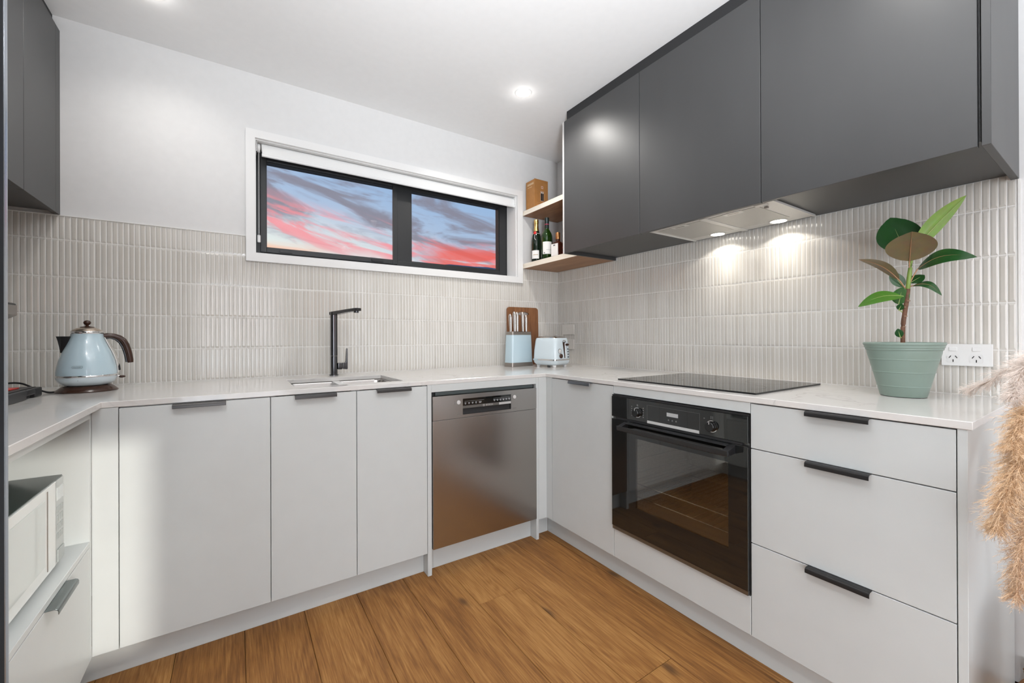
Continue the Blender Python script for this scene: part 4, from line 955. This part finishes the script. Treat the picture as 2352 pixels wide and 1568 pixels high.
MB().tube([(-.006, fy(.166)-.002, .168), (.004, fy(.17)-.004, .176), (.016, fy(.17)-.004, .1765), (.027, fy(.166)-.002, .167)], .0028, 8).build('slot_arch', CHROME, to, smooth=60, world=False)
MB().tube([(.0185, fy(.16)-.003, .160), (.0195, fy(.06)-.003, .060)], .0020, 8).build('lever_rail', CHROME, to, smooth=60, world=False)
MB().rings([[(.032+w*math.cos(a), y, .148+h*math.sin(a)) for a in [2*PI*i/16 for i in range(16)]] for y, w, h in ((fy(.15)-.002, .012, .0040), (fy(.15)-.010, .0150, .0085), (fy(.15)-.017, .0130, .0075), (fy(.15)-.019, .005, .003))]).build('lever_knob', BROWN, to, smooth=60, world=False)
MB().disc((-.028, fy(.073)+.0004, .0745), (0, -1, 0), [(.0150, 0), (.0150, .0060), (.0130, .0085), (.0040, .0088)], 28).build('browning_dial', BROWN, to, smooth=40, world=False)
MB().disc((-.036, fy(.105)+.0004, .1060), (0, -1, 0), [(.0165, 0), (.0165, .0022), (.0145, .0022), (.0145, .0012)], 32).build('gauge', BLACK, to, smooth=40, world=False)
gf = MB().disc((-.036, fy(.105)-.0004, .1060), (0, -1, 0), [(.0142, 0), (.0142, .0012)], 28).build('gauge_face', WHITE_P, to, world=False)
MB().add([(-.0372, fy(.105)-.0018, .097), (-.0340, fy(.105)-.0018, .097), (-.0330, fy(.105)-.0018, .115)], [(0, 1, 2)]).build('needle', BLACK, to, world=False)
for q in range(4):
    z = .119-q*.0175
    b_ = MB().disc((.050, fy(z)+.0006, z), (0, -1, 0), [(.0046, 0), (.0046, .0030), (.0030, .0038)], 18).build('button', BLACK, to, smooth=40, world=False)
    MB().box(.058, .068, fy(z)-.0004, fy(z)+.0006, z-.0006, z+.0006).build('print_mark', LINE, to, world=False)

# ---------------------------------------------------------------- bottles
def gl(name, col, rough=.04, tr_=.9):
    m = mat(name, col, rough); m.node_tree.nodes['Principled BSDF'].inputs['Transmission Weight'].default_value = tr_; return m
BG1 = gl('near_black_green_glass', (.010, .022, .012), .04, .4); BG2 = gl('green_glass', (.05, .17, .02), .03, .85); BG3 = gl('dark_amber_glass', (.10, .02, .010), .05, .6)
GOLD = noisy(mat('gold_foil', (.80, .58, .22), .30, 1), 140, .25, .9)
LAB = mat('paper_label', (.80, .78, .76), .55)
def label_patch(r, z0, z1, a0, a1, n=12, top=None):
    vs = []; 
    for i in range(n+1):
        a = math.radians(a0+(a1-a0)*i/n); zt = z1 if top is None else z1+top*(i/n)
        for rr in (r+.0003, r+.0008): vs += [(rr*math.cos(a), rr*math.sin(a), z0), (rr*math.cos(a), rr*math.sin(a), zt)]
    fs = []
    for i in range(n):
        b = i*4; fs += [(b+2, b+6, b+7, b+3), (b, b+1, b+5, b+4), (b+1, b+3, b+7, b+5), (b, b+4, b+6, b+2)]
    fs += [(0, 2, 3, 1), (n*4, n*4+1, n*4+3, n*4+2)]
    return MB().add(vs, fs)
ZS = 1.6293
b1 = empty('champagne_bottle', (-.282, -.107, ZS), label='dark champagne bottle with gold foil neck on the lower oak shelf', cat='bottle')
MB().lathe([(.020, .004), (.034, .0005), (.0365, .005), (.0365, .120), (.0355, .150), (.0310, .180), (.0240, .205), (.0185, .222), (.0165, .232)], n=40).build('glass', BG1, b1, smooth=60, world=False)
MB().lathe([(.0190, .214), (.0210, .205), (.0215, .209), (.0172, .232), (.0158, .250), (.0152, .268), (.0165, .270), (.0172, .278), (.0170, .292), (.0150, .3005), (.006, .3030)], n=32).build('foil', GOLD, b1, smooth=60, world=False)
label_patch(.0365, .020, .078, 175, 262).build('label', LAB, b1, world=False)
label_patch(.0368, .045, .049, 195, 250).build('label_print', mat('label_gold_print', (.45, .33, .18), .5), b1, world=False)
MB().tube([(.0260*math.cos(a), .0260*math.sin(a), .199) for a in [2*PI*i/24 for i in range(25)]], .0014, 6).build('neck_cord', mat('pale_cord', (.75, .70, .62), .5), b1, world=False)
MB().disc((-.0225, -.0150, .2030), (-.83, -.55, .2), [(.0105, 0), (.0110, .0012), (.0085, .0028), (.002, .0030)], 20).build('red_seal', mat('red_wax', (.65, .025, .02), .35), b1, smooth=50, world=False)
MB().tube([(-.0290, -.0190, .188), (-.0325, -.0195, .165), (-.0270, -.0275, .150)], .0013, 6).build('neck_ribbon', LAB, b1, world=False)
b2 = empty('wine_bottle', (-.277, -.220, ZS), label='green wine bottle with pale label in the middle of the lower oak shelf', cat='bottle')
MB().lathe([(.020, .006), (.035, .0005), (.0380, .005), (.0380, .150), (.0370, .164), (.0320, .180), (.0225, .196), (.0155, .208), (.0142, .222)], n=40).build('glass', BG2, b2, smooth=60, world=False)
MB().lathe([(.030, .008), (.0350, .010), (.0352, .150), (.030, .172), (.012, .200), (.010, .222)], n=32).build('wine', mat('dark_red_wine', (.012, .004, .003), .2), b2, smooth=60, world=False)
MB().lathe([(.0146, .2080), (.0150, .214), (.0148, .280), (.0154, .281), (.0154, .2865), (.0138, .2885), (.004, .2890)], n=28).build('capsule', mat('black_green_capsule', (.012, .022, .020), .25), b2, smooth=60, world=False)
MB().lathe([(.0150, .238), (.0153, .239), (.0153, .244), (.0150, .245)], n=24).build('capsule_band', mat('maroon_band', (.25, .02, .05), .4), b2, world=False)
label_patch(.0380, .034, .118, 186, 285, top=.0).build('label', LAB, b2, world=False)
label_patch(.0384, .062, .0635, 225, 278).build('label_print', LINE, b2, world=False)
label_patch(.0384, .038, .046, 200, 212).build('label_print', LINE, b2, world=False)
b3 = empty('liquor_bottle', (-.263, -.322, ZS), math.radians(10), label='square dark amber liquor bottle with copper cap and white side label', cat='bottle')
sq = lambda w, z, r_: [(x, y, z) for x, y in rrect(w, w, r_, 4)]
MB().rings([sq(.062, .0005, .008), sq(.070, .004, .010), sq(.070, .086, .010), sq(.064, .095, .014), sq(.040, .104, .018), sq(.029, .109, .0144), sq(.028, .122, .0139)]).build('glass', BG3, b3, smooth=45, world=False)
MB().lathe([(.0150, .122), (.0158, .124), (.0158, .162), (.0148, .1665), (.005, .1675)], n=30).build('cap', mat('copper_cap', (.62, .30, .12), .3, .9), b3, smooth=50, world=False)
MB().box(-.0362, -.0352, -.029, .029, .008, .088).build('label', LAB, b3, world=False)
MB().box(-.0366, -.0362, -.006, .012, .074, .082).build('label_mark', LINE, b3, world=False)
mb = MB()
for z in (.03, .062): mb.box(.004, .026, -.0357, -.0351, z-.006, z+.006)
mb.build('red_emblem', mat('red_print', (.40, .03, .03), .4), b3, world=False)
# ---------------------------------------------------------------- cardboard box
bx = empty('cardboard_box', (-.2465, -.069, 2.0083), label='brown printed cardboard box on the upper oak shelf', cat='box')
MB().box(-.0605, .0605, -.0510, .0510, .0002, .2060).build('carton', CARDB, bx, world=False, bevel=.0012, seg=1)
MB().box(-.0605, .0605, -.0500, -.0490, .2061, .2085).build('lid_flap', CARDB, bx, world=False)
mb = MB(); P1 = mat('faded_print', (.62, .42, .24), .6)
mb.box(-.0611, -.0606, -.040, .034, .172, .186); mb.build('print_line', P1, bx, world=False)
MB().box(-.0611, -.0606, -.020, .030, .156, .160).build('print_line', P1, bx, world=False)
MB().box(-.008, .022, -.0516, -.0511, .056, .128).build('picture_panel', mat('pale_brown_print', (.52, .36, .26), .6), bx, world=False)
MB().box(-.005, .006, -.0520, -.0516, .060, .118).build('pictured_item', BLACK, bx, world=False)
MB().box(.0085, .0195, -.0520, -.0516, .060, .118).build('pictured_item', BLACK, bx, world=False)
for xx in (-.005, .0085): MB().box(xx+.002, xx+.009, -.0522, -.0520, .112, .120).build('pictured_cap', LAB, bx, world=False)
mb = frame_mb(1, -.0518, -.0511, -.001, .016, .146, .164, .0035); mb.build('square_mark', mat('pinkish_print', (.70, .50, .42), .6), bx, world=False)
mb = MB()
for q in range(3): mb.box(-.038+q*.03, -.022+q*.03, -.0516, -.0511, .014, .032)
mb.box(-.04, .034, -.0516, -.0511, .042, .0445)
mb.build('small_print', mat('orange_brown_print', (.58, .28, .10), .6), bx, world=False)

# ---------------------------------------------------------------- sockets
def outlet(name, lb, y0, y1, z0, z1, m):
    o = empty(name, (-.004, (y0+y1)/2, (z0+z1)/2), label=lb, cat='socket')
    MB().box(-.010, -.0008, y0, y1, z0, z1).build('plate', m, o, bevel=.0015)
    return o
so = outlet('power_socket', 'white double power socket on the tiles right of the potted plant', -2.2065, -2.0880, .9975, 1.0715, WHITE_P)
for yy in (-2.1165, -2.1705):
    MB().box(-.0125, -.0101, yy-.0095, yy+.0095, 1.0475, 1.0610).build('rocker_switch', WHITE_P, so, bevel=.0010)
    fc = MB().prism([(yy+a, 1.0220+b) for a, b in rrect(.031, .030, .006, 4)], -.0108, -.0101, 0).build('socket_face', mat('socket_white', (.77, .77, .76), .3) if yy > -2.12 else bpy.data.materials['socket_white'], so)
    mb = MB(); X_ = (1, 0, 0)
    for (a, b, an) in ((.0075, .0055, 32), (-.0075, .0055, -32), (0, -.0075, 0)):
        ca, sa = math.cos(math.radians(an)), math.sin(math.radians(an)); mb.obox((-.0110, yy+a, 1.0220+b), X_, (0, ca, sa), (0, -sa, ca), .0004, .0011, .0044)
    mb.build('socket_slot', DARKSLOT, fc)
so2 = outlet('wall_outlet', 'beige outlet plate with two round buttons high in the corner behind the toaster', -.192, -.063, 1.117, 1.191, PLATE)
for yy in (-.112, -.140): MB().disc((-.0100, yy, 1.152), (-1, 0, 0), [(.0068, 0), (.0068, .0016), (.0050, .0022), (.003, .0014)], 22).build('round_button', PLATE, so2, smooth=40)
so3 = outlet('power_socket', 'beige power socket half hidden behind the toaster', -.191, -.063, 1.009, 1.083, PLATE)
for yy in (-.095, -.155): MB().box(-.0125, -.0101, yy-.0095, yy+.0095, 1.058, 1.072).build('rocker_switch', PLATE, so3, bevel=.001)

# ---------------------------------------------------------------- potted rubber plant
PP = Vector((-.210, -2.035, .90)); nv = Vector((.973, .231, 0)); lv_ = Vector((.231, -.973, 0)); uz = Vector((0, 0, 1))
pp = empty('potted_rubber_plant', PP, label='rubber plant in a sage green pot at the right end of the worktop', cat='plant')
MB().lathe([(.050, .0005), (.0575, .0015), (.0590, .005), (.0655, .034), (.0668, .0345), (.0668, .0368), (.0665, .0372), (.0765, .080), (.0778, .0805), (.0778, .0828), (.0775, .0832), (.0865, .122), (.0878, .1225), (.0878, .1248), (.0876, .1252), (.0925, .1450), (.0930, .152), (.0965, .155), (.0965, .159), (.0990, .162), (.0995, .168), (.1020, .171), (.1025, .176), (.1005, .1785), (.0975, .1770), (.0930, .160), (.0900, .150)], n=64, cap1=False).build('pot', SAGE, pp, smooth=28, world=False)
MB().lathe([(.0905, .1515), (.085, .156), (.05, .158), (.01, .160)], n=40).build('soil', SOIL, pp, smooth=60, world=False)
def PL_(a, z, d=0): return lv_*a+nv*d+uz*(z-.90)
stem = [PL_(.000, 1.050), PL_(.000, 1.090), PL_(.001, 1.139), PL_(.006, 1.184), PL_(.010, 1.219), PL_(.013, 1.255)]
MB().tube(spline(stem, 4), .0062, 12).build('stem', BARK, pp, smooth=60, world=False)
mb = MB()
for a, z in ((.004, 1.13), (.008, 1.165), (.004, 1.195), (.015, 1.215)): mb.obox(PL_(a, z, -.004), nv, lv_, uz, .004, .0040, .0014)
mb.build('bud_scar', mat('pale_scar', (.30, .19, .12), .8), pp, world=False)
MB().tube(spline([PL_(.013, 1.255), PL_(.015, 1.285), PL_(.018, 1.315), PL_(.020, 1.350), PL_(.024, 1.392)], 4), [.0060]*8+[.0055]*5+[.004]*4, 12).build('green_shoot', GREENSTEM, pp, smooth=60, world=False)
def leaf_mat(name, top, under, rough=.28):
    m = mat(name, top, rough); N, L, b = nodes(m); ge = N.new('ShaderNodeNewGeometry'); tc = N.new('ShaderNodeTexCoord')
    n = N.new('ShaderNodeTexNoise'); n.inputs['Scale'].default_value = 40; L.new(tc.outputs['Object'], n.inputs['Vector'])
    mx = N.new('ShaderNodeMix'); mx.data_type = 'RGBA'; L.new(ge.outputs['Backfacing'], mx.inputs[0]); mx.inputs[6].default_value = (*top, 1); mx.inputs[7].default_value = (*under, 1)
    m2 = N.new('ShaderNodeMix'); m2.data_type = 'RGBA'; m2.blend_type = 'MULTIPLY'; m2.inputs[0].default_value = .35; L.new(mx.outputs[2], m2.inputs[6]); L.new(n.outputs['Color'], m2.inputs[7])
    L.new(m2.outputs[2], b.inputs['Base Color'])
    return m
LM_D = leaf_mat('rubber_leaf_dark', (.018, .085, .018), (.10, .13, .05)); LM_B = leaf_mat('rubber_leaf_mid', (.035, .13, .022), (.20, .20, .09))
LM_L = leaf_mat('rubber_leaf_light', (.09, .24, .03), (.22, .37, .08)); LM_R = leaf_mat('rubber_leaf_reddish', (.05, .12, .03), (.26, .20, .11))
RIB = mat('leaf_rib', (.34, .40, .14), .45); RIBR = mat('leaf_rib_red', (.42, .22, .12), .45)
def leaf(base, tip, width, nrm, arch=.0, fold=.12, lmat=LM_D, petiole=None, rib=RIB, wpow=.85, droop=0):
    base, tip, nrm = Vector(base), Vector(tip), Vector(nrm).normalized(); ax = (tip-base); ln = ax.length; ad = ax.normalized(); side = ad.cross(nrm).normalized(); nrm = side.cross(ad)
    nl, nw = 20, 6; vs = []; mid = []
    for i in range(nl+1):
        t = i/nl; w = width/2*(math.sin(PI*min(1, max(0, t))**wpow))**.72 if 0 < t < 1 else 0
        if t > .88: w *= .92
        c = base+ax*t+nrm*(arch*math.sin(PI*t))-uz*droop*t*t; mid.append(c)
        for j in range(nw+1):
            s_ = -1+2*j/nw; vs.append(c+side*w*s_+nrm*(fold*abs(s_)*w - .10*w*s_*s_))
    fs = []
    for i in range(nl):
        for j in range(nw):
            a = i*(nw+1)+j; fs.append((a, a+nw+1, a+nw+2, a+1))
    me = bpy.data.meshes.new('leaf'); me.from_pydata([tuple(v) for v in vs], [], fs)
    # face normals towards the glossy upper side
    bm = bmesh.new(); bm.from_mesh(me); bmesh.ops.remove_doubles(bm, verts=bm.verts, dist=1e-5); bm.normal_update()
    if sum((f.normal.dot(nrm)*f.calc_area() for f in bm.faces)) < 0: bmesh.ops.reverse_faces(bm, faces=bm.faces)
    bm.to_mesh(me); bm.free(); me.polygons.foreach_set('use_smooth', [True]*len(me.polygons)); me.materials.append(lmat)
    o = bpy.data.objects.new('leaf', me); COL.objects.link(o); o.parent = pp
    rad = [.0016-.0013*i/nl for i in range(nl+1)]
    MB().tube([p-nrm*.0006 for p in mid], rad, 6).build('midrib', rib, o, smooth=60, world=False)
    if petiole is not None: MB().tube(spline([Vector(petiole), (Vector(petiole)+base)/2+uz*.002, base], 3), .0018, 8).build('petiole', rib, o, smooth=60, world=False)
    return o
# broad dark leaf rising at the back left
leaf(PL_(.012, 1.372, .012), PL_(-.030, 1.508, .045), .118, nv*-1+uz*.25+lv_*.15, -.006, .22, LM_D, PL_(.018, 1.335), wpow=.95)
# narrow upright pale leaf to the upper right
leaf(PL_(.030, 1.385, .004), PL_(.146, 1.536, .012), .062, nv*.62-lv_*.35+uz*.55, .006, .30, LM_L, PL_(.020, 1.345))
# big front leaf seen from below
leaf(PL_(.017, 1.345, -.006), PL_(.022, 1.420, -.125), .122, uz*1.0+nv*.75, .006, .10, LM_R, PL_(.016, 1.300), rib=RIBR)
# long dark leaf reaching right
leaf(PL_(.036, 1.318, .000), PL_(.164, 1.336, -.030), .072, uz*.72-nv*.70, .030, .10, LM_D, PL_(.013, 1.262), rib=RIBR)
# leaf reaching left, its end hanging
leaf(PL_(-.008, 1.285, -.010), PL_(-.110, 1.362, -.045), .050, uz*.8+nv*.55+lv_*.5, .016, .20, LM_R, PL_(.009, 1.250), rib=RIBR)
leaf(PL_(.002, 1.262, .000), PL_(-.030, 1.318, .010), .036, -nv*.8+uz*.3, .0, .12, LM_D, PL_(.012, 1.252))
# lower left pale leaf
leaf(PL_(.000, 1.232, -.004), PL_(-.112, 1.206, -.040), .052, uz*.62-nv*.70, .020, .10, LM_L, PL_(.010, 1.222), droop=.006)
# small leaves right
leaf(PL_(.018, 1.275, .010), PL_(.053, 1.300, .030), .036, -nv*.8+uz*.5, .002, .1, LM_D, PL_(.014, 1.270))
leaf(PL_(.024, 1.264, -.002), PL_(.090, 1.240, -.020), .040, uz*.8-nv*.5, .018, .12, LM_D, PL_(.012, 1.256), rib=RIBR, droop=.014)
leaf(PL_(-.010, 1.205, -.002), PL_(.000, 1.262, -.006), .046, -nv*1+uz*.1, .0, .10, LM_B, PL_(.004, 1.180))
leaf(PL_(-.010, 1.186, -.004), PL_(-.001, 1.206, -.010), .020, -nv+uz*.2, 0, .1, LM_D, PL_(.002, 1.175))
leaf(PL_(-.006, 1.095, -.006), PL_(-.012, 1.124, -.014), .022, -nv+uz*.3, 0, .1, LM_D, PL_(.000, 1.085))
leaf(PL_(-.030, 1.238, .004), PL_(-.046, 1.250, .008), .006, uz, 0, .1, LM_R, PL_(.000, 1.226))

# ---------------------------------------------------------------- pampas grass in a basket
BK = Vector((-.50, -2.478, 0))
bk = empty('wicker_basket', BK, label='woven cane basket on the floor at the right edge holding pampas grass', cat='basket')
CANE = noisy(mat('brown_cane', (.26, .115, .035), .5), 60, .35)
def brad(z): return .125+.040*math.sin(PI*min(1, z/.42)**.9)
for k in range(22):
    z = .012+k*.0185
    pts = [((brad(z)+.004*((-1)**(i+k)))*math.cos(2*PI*i/40), (brad(z)+.004*((-1)**(i+k)))*math.sin(2*PI*i/40), z) for i in range(41)]
    MB().tube(pts, .0072, 6).build('strand', CANE, bk, smooth=60, world=False)
for i in range(20):
    a = 2*PI*(i+.5)/20; MB().tube([(brad(z)*math.cos(a), brad(z)*math.sin(a), z) for z in (.003, .1, .2, .3, .415)], .0055, 6).build('upright', CANE, bk, smooth=60, world=False)
MB().tube([((brad(.42)+.001)*math.cos(2*PI*i/40), (brad(.42)+.001)*math.sin(2*PI*i/40), .420) for i in range(41)], .012, 8).build('rim', CANE, bk, smooth=60, world=False)
MB().lathe([(.118, .004), (.118, .010)], n=30).build('bottom', CANE, bk, world=False)
def plume_mat(name, a, b_):
    m = mat(name, a, .8); N, L, b = nodes(m); ge = N.new('ShaderNodeNewGeometry'); r = N.new('ShaderNodeValToRGB')
    r.color_ramp.elements[0].color = (*a, 1); r.color_ramp.elements[1].color = (*b_, 1); L.new(ge.outputs['Random Per Island'], r.inputs[0]); L.new(r.outputs[0], b.inputs['Base Color'])
    b.inputs['Transmission Weight'].default_value = 0; return m
PM_T = plume_mat('tan_plume', (.60, .36, .17), (.86, .66, .46)); PM_P = plume_mat('pale_plume', (.74, .62, .54), (.88, .80, .74)); PM_M = plume_mat('beige_plume', (.62, .38, .20), (.84, .64, .46))
STALK = mat('dry_stalk', (.36, .20, .09), .6)
def plume(path, n, length, m, lb, stalk_from):
    path = [Vector(p) for p in path]; root = empty('pampas_plume', Vector(stalk_from), label=lb, cat='dried grass', group='pampas plumes in the basket')
    cl = spline(path, 8); st_ = spline([Vector(stalk_from), (Vector(stalk_from)*.5+path[0]*.5)+Vector((0, 0, .03)), path[0]], 5)
    MB().tube(st_+cl[1:], [.0026]*len(st_)+[.0020*(1-.7*i/len(cl)) for i in range(len(cl)-1)], 6).build('stalk', STALK, root)
    vs = []; fs = []; rg = random.Random(len(lb)*13+int(path[0].z*1000))
    K = len(cl)-1
    for s_ in range(n):
        t = rg.random()**.8; f = t*K; i = min(int(f), K-1); p = cl[i].lerp(cl[i+1], f-i); tg = (cl[i+1]-cl[i]).normalized()
        a = rg.random()*2*PI; u = tg.orthogonal().normalized(); w = tg.cross(u); out = (u*math.cos(a)+w*math.sin(a))
        ln = length*(1-.55*t)*rg.uniform(.55, 1.15)
        d = (tg*rg.uniform(.55, 1.2)+out*rg.uniform(.5, 1.1)).normalized()
        q = [p]; step = ln/5; dd = d.copy(); jit = Vector((rg.gauss(0, .12), rg.gauss(0, .12), rg.gauss(0, .12)))
        for k in range(5):
            dd = (dd+jit*.5+Vector((0, 0, -.10))).normalized(); q.append(q[-1]+dd*step)
        # branchlet with fine side hairs
        for hrs in range(15):
            h0 = rg.random()*.9; ff = h0*5; ii = int(ff); b0 = q[ii].lerp(q[ii+1], ff-ii); hd = ((q[ii+1]-q[ii]).normalized()*1.2+Vector((rg.gauss(0, .6), rg.gauss(0, .6), rg.gauss(0, .6)))).normalized()
            hl = ln*rg.uniform(.16, .34); sd_ = hd.orthogonal().normalized()*.00020
            nn = len(vs); mid_ = b0+hd*hl*.5; e_ = b0+hd*hl+Vector((0, 0, -.10*hl)); vs += [b0-sd_, b0+sd_, mid_+sd_*.9, mid_-sd_*.9, e_]; fs += [(nn, nn+1, nn+2, nn+3), (nn+3, nn+2, nn+4)]
        sd_ = d.orthogonal().normalized()*.00028; nn = len(vs)
        for k, pt in enumerate(q): vs += [pt-sd_*(1-k/6), pt+sd_*(1-k/6)]
        for k in range(5): fs.append((nn+2*k, nn+2*k+1, nn+2*k+3, nn+2*k+2))
    org = wloc(root); me = bpy.data.meshes.new('plume'); me.from_pydata([tuple(v-org) for v in vs], [], fs); me.materials.append(m)
    o = bpy.data.objects.new('plume', me); COL.objects.link(o); o.parent = root; o['kind'] = 'stuff'
B0 = (-.50, -2.47, .40)
plume([(-.42, -2.42, .95), (-.47, -2.37, 1.04), (-.54, -2.33, 1.04), (-.61, -2.315, .97)], 1000, .075, PM_P, 'pale cream pampas plume standing highest at the worktop end', B0)
plume([(-.50, -2.42, .93), (-.52, -2.36, 1.00), (-.50, -2.30, 1.02), (-.49, -2.262, .985), (-.48, -2.225, .960)], 420, .055, PM_P, 'pale beige pampas plume lying over the worktop corner', (-.49, -2.46, .40))
plume([(-.50, -2.43, .88), (-.54, -2.37, .95), (-.60, -2.33, .93), (-.66, -2.315, .86)], 950, .080, PM_T, 'tan pampas plume just below the worktop edge', (-.51, -2.47, .40))
plume([(-.48, -2.43, .80), (-.54, -2.37, .87), (-.62, -2.33, .84), (-.68, -2.31, .76), (-.70, -2.30, .69)], 1100, .085, PM_T, 'tan pampas plume hanging down the middle of the bunch', (-.50, -2.48, .40))
plume([(-.44, -2.40, .78), (-.48, -2.34, .82), (-.52, -2.31, .78), (-.55, -2.30, .70)], 800, .075, PM_T, 'golden tan pampas plume against the white end panel', (-.48, -2.46, .40))
plume([(-.50, -2.45, .62), (-.55, -2.39, .72), (-.62, -2.35, .72), (-.67, -2.33, .64), (-.68, -2.325, .55)], 1100, .080, PM_M, 'lowest beige pampas plume drooping over the basket', (-.52, -2.48, .40))
plume([(-.42, -2.43, .70), (-.46, -2.37, .76), (-.52, -2.335, .72), (-.56, -2.32, .62)], 700, .070, PM_P, 'pale pampas plume low behind the drooping ones', (-.47, -2.47, .40))
